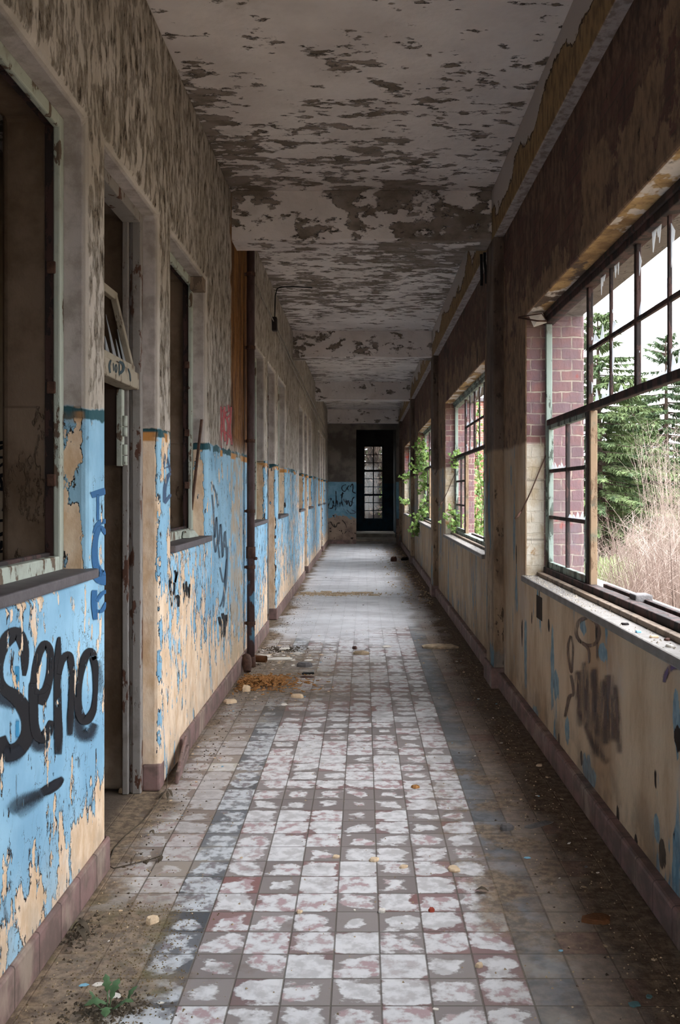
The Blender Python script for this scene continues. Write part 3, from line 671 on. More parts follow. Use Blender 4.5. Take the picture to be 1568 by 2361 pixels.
# ================================================================= steel windows of the right wall
XF = 1.22
def shard(mb, c, u, w, h, skew):           # glass splinter standing on an edge at c, base along u (y) and height h
    x, y, z = c
    mb.prism([(x, y - w / 2, z), (x, y + w / 2, z), (x, y + w * (.1 + skew), z + h), (x, y - w * .15 + w * skew * .8, z + h * .72)], (.003, 0, 0))
for (Yn, Yf, k) in rwins:
    rw = empty(window_name(), (XF, (Yn + Yf) / 2, .99))
    struct(rw, 'large broken steel window with multiple panes in the outer wall, bay %s' % {-1: 'behind the camera', 0: 'nearest', 1: 'second', 2: 'third', 3: 'farthest'}[k])
    inv = Matrix.Translation((-XF, -(Yn + Yf) / 2, -.99))
    def P(mb): mb.v = [tuple(inv @ Vector(v)) for v in mb.v]; return mb
    ZT, ZH, ZM = 1.955, 2.60, 2.265
    Wd = Yf - Yn; m1, m2 = Yf - 1.10, Yn + 1.10
    # ledge
    P(MB().box(1.043, 1.205, Yn - .01, Yf + .012, .908, .948)).build('sill', M['conc'], rw, bevel=.008)
    P(MB().box(1.205, 1.45, Yn, Yf, .93, .965)).build('outer_sill', M['conc'], rw, bevel=.006)
    fr = MB()
    fr.box(XF - .02, XF + .02, Yf - .045, Yf - .008, .96, 2.62).box(XF - .02, XF + .02, Yn + .008, Yn + .045, .96, 2.62)
    P(fr).build('frame', M['steel_pale'], rw, bevel=.005); fr = MB()
    fr.box(XF - .03, XF + .035, Yn, Yf, ZH, 2.665).box(XF - .045, XF - .03, Yn, Yf, ZH + .035, 2.668)
    fr.box(XF - .03, XF + .03, Yn, Yf, .955, 1.005)
    P(fr).build('frame_rails', M['steel'] if k == 0 else M['steel_pale'], rw, bevel=.005)
    P(MB().box(XF - .075, XF - .035, Yn, Yf, .945, .972)).build('inner_rail', M['wood_bare'], rw, bevel=.006)
    P(MB().box(XF + .06, XF + .085, m2, m1 - .05, .965, 1.01).box(XF + .03, XF + .045, m2, m1 - .28, .965, 1.0)).build('outer_rail', M['steel'], rw, bevel=.004)
    P(MB().box(XF - .016, XF + .02, Yn, Yf, ZT - .022, ZT + .018)).build('transom', M['steel'], rw, bevel=.006)
    for y in (m1, m2):
        P(MB().box(XF - .012, XF + .016, y - .022, y + .022, 1.0, ZH + .01)).build('mullion', M['steel'], rw, bevel=.005)
    P(MB().box(XF - .008, XF + .03, m1 - .052, m1 - .022, 1.0, ZT - .02)).build('casement_stile', M['stile'], rw, bevel=.004)
    um = (m1 + m2) / 2
    P(MB().box(XF - .010, XF + .014, um - .019, um + .019, ZT, ZH + .01)).build('upright', M['steel'], rw, bevel=.005)
    for y in ((m1 + um) / 2, (um + m2) / 2):
        P(MB().box(XF - .007, XF + .009, y - .010, y + .010, ZT, ZH + .01)).build('glazing_bar', M['steel'], rw, bevel=.003)
    P(MB().box(XF - .008, XF + .010, m2, m1, ZM - .011, ZM + .011)).build('glazing_bar', M['steel'], rw, bevel=.003)
    for (ya, yb) in ((m1 + .02, Yf - .05), (Yn + .05, m2 - .02)):
        cs = MB()
        cs.box(XF - .012, XF + .02, ya, yb, 1.0, 1.045).box(XF - .012, XF + .02, ya, yb, ZT - .05, ZT - .02)
        cs.box(XF - .012, XF + .02, ya, ya + .03, 1.0, ZT - .02).box(XF - .012, XF + .02, yb - .035, yb, 1.0, ZT - .02)
        P(cs).build('casement_frame', M['steel_pale'], rw, bevel=.004)
        cb = MB(); ym = (ya + yb) / 2
        cb.box(XF - .008, XF + .016, ym - .011, ym + .011, 1.02, ZT - .03)
        for z in (1.335, 1.635): cb.box(XF - .008, XF + .016, ya, yb, z - .011, z + .011)
        P(cb).build('casement_bars', M['steel'], rw, bevel=.002)
        if k in (0, 1, 2):
            zs = (1.045, 1.324, 1.346, 1.624, 1.646, ZT - .05)
            for ci, (pa, pb) in enumerate(((ya + .03, ym - .011), (ym + .011, yb - .035))):
                for ri in range(3):
                    if (ci, ri) in ((0, 1), (1, 2)) and k == 0:     # smashed pane: splinters along the bar
                        g = MB()
                        for q in range(5): shard(g, (XF + .003, pa + (q + .5) * (pb - pa) / 5, zs[ri * 2]), 0, (pb - pa) / 5, .02 + .035 * R.random(), R.uniform(-.3, .3))
                        P(g).build('broken_pane', M['shard'], rw)
                    elif k == 0 or R.random() < .5:
                        P(MB().add([(XF + .002, pa, zs[ri * 2]), (XF + .002, pb, zs[ri * 2]), (XF + .002, pb, zs[ri * 2 + 1]), (XF + .002, pa, zs[ri * 2 + 1])], [(0, 1, 2, 3)])).build('pane', M['glass'], rw)
        if k == 0: P(MB().add([(XF + .002, ya, ZT + .022), (XF + .002, yb, ZT + .022), (XF + .002, yb, ZH), (XF + .002, ya, ZH)], [(0, 1, 2, 3)])).build('pane', M['glass'], rw)
    if k in (0, 1, 2):
        ys = [m2 + .028, (um + m2) / 2, um, (m1 + um) / 2, m1 - .028]
        for i in range(4):
            for j, (z0, z1) in enumerate(((ZT + .022, ZM - .015), (ZM + .015, ZH))):
                g = MB(); a, b = ys[i] + .008, ys[i + 1] - .008
                y = a
                while y < b - .03:
                    w = R.uniform(.04, .10); w = min(w, b - y)
                    if R.random() < .55: shard(g, (XF + .002, y + w / 2, z0), 0, w, R.uniform(.02, .085) * (1.35 if R.random() < .25 else 1), R.uniform(-.5, .5))
                    y += w
                for q in range(3):                        # splinters left in the top rebate and along the bars
                    y = R.uniform(a, b - .05); w = R.uniform(.02, .06); h = R.uniform(.03, .09)
                    if j == 1: g.prism([(XF + .002, y, z1), (XF + .002, y + w, z1), (XF + .002, y + w * R.uniform(.2, .8), z1 - h)], (.003, 0, 0))
                hh = R.uniform(.05, .20) if R.random() < .55 else .02; z = R.uniform(z0, z1 - hh)
                g.prism([(XF + .002, b, z), (XF + .002, b, z + hh), (XF + .002, b - R.uniform(.015, .05), z + hh * R.uniform(.2, .9))], (.003, 0, 0))
                P(g).build('broken_pane', M['shard'], rw)
    if k in (0, 1):
        P(MB().tube([(1.20, Yf - .03, 1.74), (1.10, Yf - .035, 1.50), (1.035, Yf - .03, 1.36)], [.004, .004, .005], 8)
          .tube([(1.035, Yf - .03, 1.37), (1.012, Yf - .03, 1.335), (.995, Yf - .04, 1.325)], [.007, .008, .004], 8)).build('stay_rod', M['rust'], rw, smooth=True)
    if k == 0:
        P(MB().tube([(1.03, Yf + .02, 2.655), (1.12, Yf - .16, 2.60), (1.2, Yf - .1, 2.61)], .006, 6).tube([(1.03, Yf + .02, 2.66), (1.14, Yf - .2, 2.64), (1.2, Yf - .1, 2.60)], .004, 6)).build('rod_bracket', M['rust'], rw, smooth=True)
        P(MB().prism([(1.08, Yf - .06, 2.66), (1.15, Yf - .16, 2.655), (1.19, Yf - .10, 2.60), (1.12, Yf - .03, 2.585)], (.004, .004, 0))).build('hanging_paint_flake', M['white'], rw)
        P(MB().box(XF + .02, XF + .10, 4.12, 4.22, .99, 1.03).box(XF - .01, XF + .09, 3.30, 3.40, .99, 1.045)).build('casement_hardware', M['stone'], rw, bevel=.006)

# shade of a coverless recess below the nearest ledge, painted as flat dark patch
nb = MB().box(WR - .001, WR + .004, 5.41, 5.59, .725, .865).build('socket_hole_shade', M['dark'], wall_right)
MB().box(WR - .001, WR + .003, 5.49, 5.51, .86, .90).build('crack', M['dark'], wall_right)
# ================================================================= spray paint on the walls
def smooth(pts, n=6):
    """Catmull-Rom through the points (px, py, half width[, ink])."""
    if len(pts) < 3: n = 4
    P = [pts[0]] + list(pts) + [pts[-1]]; out = []
    for i in range(1, len(P) - 2):
        for k in range(n):
            t = k / n
            out.append(tuple(.5 * (2 * b + (c - a) * t + (2 * a - 5 * b + 4 * c - d) * t * t + (3 * b - a - 3 * c + d) * t ** 3)
                             for a, b, c, d in zip(P[i - 1], P[i], P[i + 1], P[i + 2])))
    out.append(tuple(pts[-1])); return out
def strokes(name, lines, mapf, mat, parent, w=5., org=(0, 0), sc=1., n=6, lift=(0, 0, 0), wk=1.2):
    """Ribbons lying on a wall; the points were read off the photograph and carried onto the wall's plane by mapf."""
    mb = MB(); lift = Vector(lift)
    for li, ln in enumerate(lines):
        pts = [(org[0] + p[0] / sc, org[1] + p[1] / sc, (p[2] / sc * wk if len(p) > 2 else w), (p[3] if len(p) > 3 else 1.0)) for p in ln]
        pts = smooth(pts, n); m = len(pts); b = len(mb.v); off = lift * (1 + li * .25)
        for i, p in enumerate(pts):
            a, c = pts[max(i - 1, 0)], pts[min(i + 1, m - 1)]
            dx, dy = c[0] - a[0], c[1] - a[1]; L = math.hypot(dx, dy) or 1; nx, ny = -dy / L, dx / L
            ink = p[3] * (1 if 0 < i < m - 1 else .0)
            for e in (-1., 0., 1.):
                mb.v.append(tuple(mapf(p[0] + nx * p[2] * e, p[1] + ny * p[2] * e) + off)); mb.a.append((e, ink))
        for i in range(m - 1):
            for e in (0, 1): mb.f.append((b + i * 3 + e, b + i * 3 + e + 1, b + i * 3 + 4 + e, b + i * 3 + 3 + e))
    o = mb.build(name, mat, parent); return o
LW = lambda px, py: lw(min(px, 242.5) if px < 300 else min(px, 394) if px < 410 and py < 1240 else px, py)
RW = lambda px, py: lw(px, py, WR)
blk = spray('black_spray', (20, 19, 24), .22, 'left')
S = [[(248, 815, 14), (256, 700, 30), (252, 560, 40), (225, 440, 48), (172, 368, 56), (95, 400, 62), (20, 520, 50), (-22, 690, 45), (-16, 850, 45), (40, 950, 50), (140, 1020, 60), (228, 1120, 64), (285, 1270, 60), (280, 1420, 60), (215, 1550, 66), (120, 1610, 74), (30, 1590, 80), (-30, 1450, 70)],
     [(330, 930, 28), (350, 850, 30), (372, 700, 32), (410, 560, 34), (465, 480, 36), (515, 540, 32), (524, 680, 32), (512, 820, 34), (480, 950, 40), (430, 1060, 46), (410, 1110, 30)],
     [(335, 880, 30), (340, 1000, 40), (345, 1150, 40), (352, 1320, 40), (385, 1430, 46), (450, 1450, 50), (500, 1380, 42), (530, 1270, 20)],
     [(350, 970, 24), (400, 975, 24), (450, 960, 24), (500, 900, 20)],
     [(612, 395, 10), (602, 520, 24), (596, 700, 31), (594, 950, 32), (597, 1200, 34), (602, 1430, 38), (600, 1640, 30, .8)],
     [(606, 800, 22), (632, 670, 28), (675, 600, 30), (716, 600, 32), (738, 700, 28), (742, 850, 26), (738, 1050, 25), (728, 1250, 27), (722, 1440, 22, .8)],
     [(990, 640, 26), (950, 560, 30), (905, 570, 32), (858, 680, 34), (820, 830, 32), (804, 1000, 32), (810, 1150, 36), (850, 1260, 42), (910, 1260, 40), (965, 1170, 28), (986, 1030, 20), (990, 860, 22), (985, 720, 28), (960, 600, 30)]]
G1 = strokes('graffiti', S, LW, blk, wall_left, org=(0, 1380), sc=4.538, lift=(.0018, 0, 0), wk=1.38)
fuzz = spray('black_spray_mist', (30, 34, 44), .75, 'left', .8)
strokes('graffiti', [[(-40, 1030, 90), (60, 1070, 90), (170, 1120, 60)], [(330, 1440, 70), (400, 1540, 90), (500, 1500, 60)], [(800, 1200, 50), (840, 1400, 90), (930, 1420, 80), (990, 1300, 50)],
                     [(1020, 640, 40, .6), (1035, 800, 50, .6), (1040, 1000, 40, .4)], [(20, 1620, 110), (120, 1640, 110), (230, 1560, 70)],
                     [(655, 1870, 30), (600, 1920, 50), (520, 1980, 60), (420, 2040, 66), (300, 2090, 80, .9), (180, 2150, 90, .75), (90, 2240, 70, .5)],
                     [(420, 2060, 60, .5), (300, 2160, 80, .5), (160, 2260, 80, .4)]], LW, fuzz, wall_left, org=(0, 1380), sc=4.538, lift=(.0012, 0, 0))
strokes('graffiti', [[(650, 1880, 20), (600, 1930, 46), (520, 1985, 52), (430, 2030, 40, .8)]], LW, blk, wall_left, org=(0, 1380), sc=4.538, lift=(.0018, 0, 0))
cyan = spray('blue_spray', (52, 138, 182), .5, 'left', .8)
strokes('graffiti', [[(175, 700, 26), (176, 830, 28), (172, 960, 26)], [(180, 1250, 22), (178, 1480, 24)]], LW, cyan, wall_left, org=(0, 1380), sc=4.538, lift=(.001, 0, 0))
blu = spray('dark_blue_spray', (46, 96, 142), .18, 'left')
strokes('graffiti', [[(512, 838, 16), (552, 826, 18), (598, 812, 18)], [(550, 832, 7), (551, 900, 7), (550, 985, 7)],
                     [(528, 1055, 8), (545, 1010, 12), (570, 988, 14), (600, 984, 12)],
                     [(598, 1060, 10), (565, 1020, 13), (540, 1070, 14), (532, 1150, 16), (538, 1230, 18), (570, 1285, 24), (600, 1280, 20)],
                     [(525, 1275, 20), (560, 1310, 26), (600, 1320, 26)], [(530, 1370, 14), (528, 1450, 16), (536, 1545, 12)],
                     [(540, 1440, 10), (570, 1395, 10), (600, 1380, 10)], [(536, 1490, 8), (570, 1490, 10), (600, 1440, 10)]], LW, blu, wall_left, org=(0, 800), sc=2.45, lift=(.0015, 0, 0))
gb = spray('slate_blue_spray', (70, 92, 122), .3, 'left', .85)
strokes('graffiti', [[(918, 700, 5), (928, 650, 5), (938, 606, 5), (950, 660, 6), (964, 708, 6)], [(915, 690, 4), (960, 672, 4)],
                     [(966, 712, 9), (945, 735, 10), (930, 800, 10), (928, 880, 9)], [(926, 885, 8), (950, 850, 9), (968, 832, 8)]], LW, gb, wall_left, org=(0, 800), sc=2.45, lift=(.0015, 0, 0))
strokes('graffiti', [[(955, 1245, 6), (962, 1290, 7), (958, 1350, 6), (968, 1400, 6), (982, 1380, 5), (985, 1330, 5)], [(985, 1260, 6), (993, 1290, 6), (988, 1330, 5), (1003, 1265, 5)],
                     [(950, 1320, 5), (985, 1340, 5)], [(1030, 1330, 5), (1040, 1370, 6), (1048, 1430, 6)], [(1048, 1320, 5), (1052, 1380, 6), (1046, 1450, 5)], [(1060, 1350, 5), (1068, 1420, 6), (1072, 1340, 5), (1080, 1400, 6)],
                     [(985, 1430, 6), (1000, 1405, 6), (1012, 1430, 6), (1004, 1470, 5)], [(960, 1410, 5), (970, 1470, 4)]], LW, blk, wall_left, org=(0, 800), sc=2.45, lift=(.0015, 0, 0))
dk = spray('faded_grey_spray', (76, 96, 114), .4, 'left', .8)
strokes('graffiti', [[(1196, 830, 5), (1205, 930, 5), (1212, 1080, 5), (1222, 960, 5), (1232, 1120, 5), (1246, 1000, 5), (1256, 1190, 5), (1270, 1040, 5), (1282, 1240, 5)],
                     [(1205, 1060, 4), (1216, 1160, 5), (1226, 1090, 4), (1240, 1200, 5)], [(1240, 1240, 5), (1262, 1330, 5), (1280, 1200, 5), (1262, 1400, 5), (1240, 1470, 5)],
                     [(1190, 760, 5), (1215, 820, 5), (1232, 900, 5)], [(1285, 1120, 4), (1278, 1300, 5), (1258, 1480, 5)]], LW, dk, wall_left, org=(0, 800), sc=2.45, lift=(.0015, 0, 0))
strokes('graffiti', [[(1235, 1520, 8), (1250, 1600, 9), (1240, 1670, 7)], [(1255, 1500, 8), (1268, 1580, 9), (1256, 1640, 7)], [(1275, 1510, 8), (1280, 1570, 8), (1268, 1640, 6)], [(1232, 1560, 6), (1285, 1540, 6)]], LW, blk, wall_left, org=(0, 800), sc=2.45, lift=(.0015, 0, 0))
red = spray('red_spray', (168, 52, 56), .35, 'x')
strokes('graffiti', [[(1248, 330, 5), (1250, 420, 6), (1246, 520, 6), (1250, 580, 4)], [(1268, 330, 5), (1262, 430, 6), (1272, 540, 6)], [(1285, 325, 6), (1290, 360, 6), (1270, 380, 5), (1288, 440, 6), (1280, 560, 5)],
                     [(1305, 330, 5), (1300, 450, 6), (1308, 560, 5)], [(1250, 470, 6), (1280, 490, 7), (1305, 520, 5)], [(1255, 350, 5), (1275, 400, 6), (1300, 380, 5)]], LW, red, wall_left, org=(0, 800), sc=2.45, lift=(.0015, 0, 0))
brn = spray('brown_spray', (104, 80, 66), .5, 'x', .8)
strokes('graffiti', [[(752, 1545, 14), (700, 1570, 16), (676, 1630, 14), (690, 1690, 12), (750, 1735, 12), (810, 1720, 14), (832, 1650, 16), (815, 1590, 12), (770, 1548, 12)],
                     [(640, 1665, 8), (622, 1740, 9), (628, 1840, 9), (645, 1920, 9), (652, 1840, 8), (655, 1740, 8), (645, 1670, 8)], [(640, 1930, 10), (660, 2060, 12), (630, 2090, 14), (600, 2230, 10)],
                     [(690, 1700, 10), (760, 1760, 10), (765, 1860, 8)], [(820, 1700, 9), (822, 1840, 7)]], RW, brn, wall_right, org=(1100, 900), sc=2.951, lift=(-.0015, 0, 0))
drip = spray('brown_spray_runs', (98, 78, 70), .9, 'x', .75)
strokes('graffiti', [[(690, 1900, 30), (692, 2100, 34), (700, 2300, 24, .6)], [(735, 1840, 26), (742, 2050, 32), (745, 2300, 30, .8)], [(800, 1880, 28), (805, 2100, 34), (815, 2360, 28, .7)],
                     [(900, 1930, 36), (905, 2100, 48), (930, 2400, 40, .9)], [(860, 1960, 26), (870, 2200, 34), (880, 2420, 30, .8)], [(940, 2000, 26), (960, 2250, 30), (975, 2480, 26, .7)],
                     [(780, 1900, 40, .6), (800, 2150, 60, .6), (830, 2500, 60, .5)], [(700, 2180, 16), (800, 2420, 30, .8), (900, 2540, 30, .6)]], RW, drip, wall_right, org=(1100, 900), sc=2.951, lift=(-.0012, 0, 0))
strokes('graffiti', [[(1395, 1880, 26), (1330, 1885, 26), (1290, 1930, 22), (1275, 1990, 14)]], RW, spray('violet_spray', (96, 74, 116), .7, 'x', .8), wall_right, org=(1100, 900), sc=2.951, lift=(-.0015, 0, 0))
EW = lambda px, py: fw(px, py, Y1)
strokes('graffiti', [[(390, 1130, 7), (340, 1150, 7), (325, 1200, 8), (370, 1235, 7), (410, 1180, 7), (440, 1140, 7)], [(400, 1170, 7), (440, 1240, 7)], [(455, 1170, 7), (490, 1120, 8), (500, 1180, 8), (495, 1240, 8), (545, 1265, 7)],
                     [(232, 1220, 7), (236, 1380, 8), (225, 1540, 8)], [(110, 1370, 9), (160, 1350, 9), (110, 1480, 9), (180, 1490, 9), (190, 1380, 8), (215, 1480, 8), (250, 1380, 8), (262, 1490, 8)],
                     [(290, 1400, 8), (300, 1470, 8), (340, 1250, 8), (320, 1350, 8), (345, 1480, 8)], [(390, 1340, 8), (400, 1440, 8), (430, 1380, 8), (450, 1460, 9), (480, 1440, 8), (490, 1360, 8), (520, 1320, 8)], [(300, 1300, 7), (360, 1260, 7)]], EW, spray('end_wall_black', (28, 28, 34), .3, 'x'), wall_back, org=(740, 950), sc=6.75, lift=(0, -.003, 0))
strokes('graffiti', [[(110, 1740, 9), (150, 1710, 9), (180, 1760, 9), (220, 1800, 10)], [(200, 1740, 8), (230, 1790, 10), (260, 1720, 8)], [(330, 1680, 8), (380, 1740, 8), (400, 1800, 7)], [(360, 1900, 8), (400, 1850, 7)]], EW, spray('end_wall_faded_black', (40, 36, 36), .5, 'x', .8), wall_back, org=(740, 950), sc=6.75, lift=(0, -.003, 0))
strokes('graffiti', [[(350, 1350, 9), (380, 1400, 9), (430, 1380, 9), (520, 1420, 9)], [(400, 1520, 8), (470, 1580, 9), (540, 1560, 8), (470, 1520, 8)], [(330, 1480, 7), (420, 1600, 8)]], EW, spray('end_wall_red', (120, 66, 74), .5, 'x', .6), wall_back, org=(740, 950), sc=6.75, lift=(0, -.002, 0))
part = bpy.data.objects['wall_partition_2']
PW = lambda px, py: fw(px, py, 6.3)
strokes('graffiti', [[(-200, 660, 16), (0, 640, 16), (150, 618, 18)], [(-100, 720, 14), (20, 690, 18), (150, 628, 16)], [(-200, 800, 12), (150, 788, 12)], [(-20, 900, 12), (60, 840, 12), (150, 785, 10)], [(-150, 1000, 18), (0, 985, 20), (150, 955, 18)],
                     [(-150, 1110, 18), (150, 1135, 18)], [(0, 1000, 14), (20, 1060, 14), (30, 1120, 14)], [(60, 1180, 24), (76, 1200, 24)], [(25, 1330, 22), (45, 1336, 22)], [(-150, 1470, 12), (0, 1455, 14), (145, 1445, 12)], [(150, 1470, 14), (90, 1560, 18), (-20, 1610, 18)],
                     [(-60, 1780, 18), (10, 1730, 20), (30, 1660, 18)], [(-150, 1790, 14), (0, 1778, 14), (150, 1758, 14)], [(-150, 1900, 14), (150, 1918, 14)], [(-300, 640, 18), (-200, 1000, 18), (-280, 1500, 18)], [(-420, 640, 16), (-330, 1200, 16), (-420, 1880, 16)]], PW, spray('room_black', (20, 20, 24), .2), part, org=(0, 880), sc=4.538, lift=(0, -.002, 0))
BW = lambda px, py: lw(px, py, -1.1118)
d0 = [o for o in bpy.data.objects if o.name.startswith('door_') and abs(o.location.y - 4.061) < .02][0]
bar = [o for o in d0.children if o.name.startswith('transom_bar')][0]
sg = strokes('graffiti', [[(166, 2125, 9), (148, 2190, 9), (160, 2270, 9)], [(192, 2150, 5), (198, 2255, 5)], [(222, 2168, 5), (212, 2215, 5), (222, 2262, 5), (234, 2215, 5), (222, 2170, 5)],
                     [(252, 2140, 12), (295, 2170, 14), (300, 2230, 14), (260, 2275, 14)], [(256, 2150, 6), (258, 2310, 6)], [(350, 2215, 5), (372, 2280, 6), (378, 2361, 6)]], BW, spray('marker', (44, 62, 70), .2), None, org=(220, 380), sc=4.723, lift=(.001, 0, 0))
sg.data.transform(Matrix.Translation(-d0.location)); sg.parent = bar

# ================================================================= fixtures
dp = empty('drain_pipe', (-.965, 7.75, 0)); tag(dp, 'rusty brown vertical rain pipe with blue paint drips fixed to the blue wall', 'pipe')
t = NT('pipe_paint', .6); n = t.noise(13, 6, .65, t.scl(1, 1, .35))
c = t.mix(t.ss(n, .4, .6), lin((92, 74, 74)), lin((74, 56, 52)))
t.color(t.mix(t.mul(t.ss(t.noise(9, 5, .6, t.scl(1, 1, .4, (2, 2, 2))), .52, .56), t.inside(t.z, .22, 1.0, .08)), c, lin((108, 158, 190)))); t.bump(n, .3, .004)
MB().tube([(0, 0, .06), (0, 0, 3.8)], .034, 14).build('tube', t.m, dp, smooth=True)
for z in (.36, .84, 1.32, 1.92, 2.72, 3.35):
    MB().tube([(0, 0, z), (0, 0, z + .03)], .04, 14).box(-.06, -.02, -.012, .012, z + .004, z + .026).build('bracket', M['rust'], dp)
MB().tube([(0, 0, .83 + .1), (0, 0, 1.03)], .041, 14).tube([(.03, -.01, .93), (.055, -.018, .93)], .014, 10).build('access_collar', M['rust'], dp, smooth=True)
MB().tube([(0, 0, .09), (0, 0, .0), ], [.040, .043], 14).build('foot_socket', M['rust'], dp, smooth=True)
el = MB().tube([(-.955, 7.44, .02), (-.962, 7.47, .075), (-.975, 7.53, .115), (-.975, 7.58, .10)], [.03, .042, .042, .036], 12, cap=False).build('pipe_elbow', M['rust'], None, smooth=True)
tag(el, 'rusted broken pipe elbow lying at the foot of the rain pipe', 'pipe')
def cable(name, pts, r, mat, label, cat='cable', group=None):
    o = MB().tube(pts, r, 6).build(name, mat, None, smooth=True); tag(o, label, cat, group); return o
# conduit runs along the upper left wall
cable('wall_conduit', [(-.995, 8.35, 3.42), (-1.0, 10.1, 3.40)], .006, M['wire'], 'thin pale conduit on the upper blue wall between rain pipe and junction box', 'conduit')
pts = lambda x, z0, z1, s: [(x, 10.15 + (26 - 10.15) * i / 14, z0 + (z1 - z0) * i / 14 - s * math.sin(PI * i / 14) + .015 * math.sin(i * 2.1)) for i in range(15)]
cable('wall_conduit', pts(-.995, 3.39, 3.10, .0), .008, M['wire'], 'upper of two sagging pale conduits running to the far end wall', 'conduit')
cable('wall_conduit', pts(-.985, 3.33, 2.95, .06), .007, M['wire'], 'lower of two sagging pale conduits running to the far end wall', 'conduit')
jb = MB().box(-1.025, -.965, 10.06, 10.16, 3.30, 3.45).build('junction_box', M['darkscrap'], bevel=.01); tag(jb, 'small dark junction box high on the blue wall at the conduits', 'junction box')
cable('ceiling_cable', [(-.99, 10.1, 3.45), (-.99, 10.15, 3.70), (-.975, 10.2, 3.79), (-.93, 10.22, 3.815), (-.8, 10.23, 3.82), (-.58, 10.25, 3.815)], .007, M['black'], 'dark cable bending from the junction box out across the ceiling')
cable('hanging_cable', [(.965, 7.40, 3.445), (.968, 7.42, 3.36), (.975, 7.45, 3.27), (.972, 7.45, 3.20)], .012, M['black'], 'short black cable end hanging under the nearest beam, left of two', group='cable ends')
cable('hanging_cable', [(.985, 7.35, 3.445), (.985, 7.36, 3.38), (1.0, 7.38, 3.30), (1.005, 7.38, 3.20)], .012, M['black'], 'short black cable end hanging under the nearest beam beside the pier', group='cable ends')
sk = MB().prism([(-.985, 4.60, .008), (-.955, 4.60, .004), (-.945, 5.03, .0), (-.985, 5.03, .0)], (0, 0, .001))
sk = MB().bar((-.955, 4.63, .035), (-.975, 5.02, .065), .018, .07, (0.1, 0, 1)).bar((-.958, 4.70, .075), (-.985, 5.02, .125), .016, .05, (.1, 0, 1))
tag(sk.build('loose_skirting', M['base'], bevel=.006), 'broken length of maroon skirting leaning off the wall beside the first door', 'skirting')

# ================================================================= things on the floor
def chunk(name, pos, sx, sy, h, mat, label, cat, rz=0., n=8, seed=0, tilt=0., group=None):
    rr = random.Random(seed); mb = MB(); ring = []
    for i in range(n):
        a = 2 * PI * i / n + rr.uniform(-.25, .25); k = rr.uniform(.72, 1.05)
        ring.append((math.cos(a) * k, math.sin(a) * k))
    lo = [(x * sx, y * sy, 0) for x, y in ring]; mi = [(x * sx * 1.02, y * sy * 1.02, h * .55) for x, y in ring]
    hi = [(x * sx * .8, y * sy * .8, h * rr.uniform(.8, 1.05)) for x, y in ring]
    mb.add(lo + mi + hi + [(0, 0, h * .95)], [tuple(reversed(range(n)))] + [(r * n + i, r * n + (i + 1) % n, (r + 1) * n + (i + 1) % n, (r + 1) * n + i) for r in (0, 1) for i in range(n)] + [(2 * n + i, 2 * n + (i + 1) % n, 3 * n) for i in range(n)])
    o = mb.build(name, mat); o.location = (pos[0], pos[1], pos[2] - .001); o.rotation_euler = (tilt, 0, rz); tag(o, label, cat, group); return o
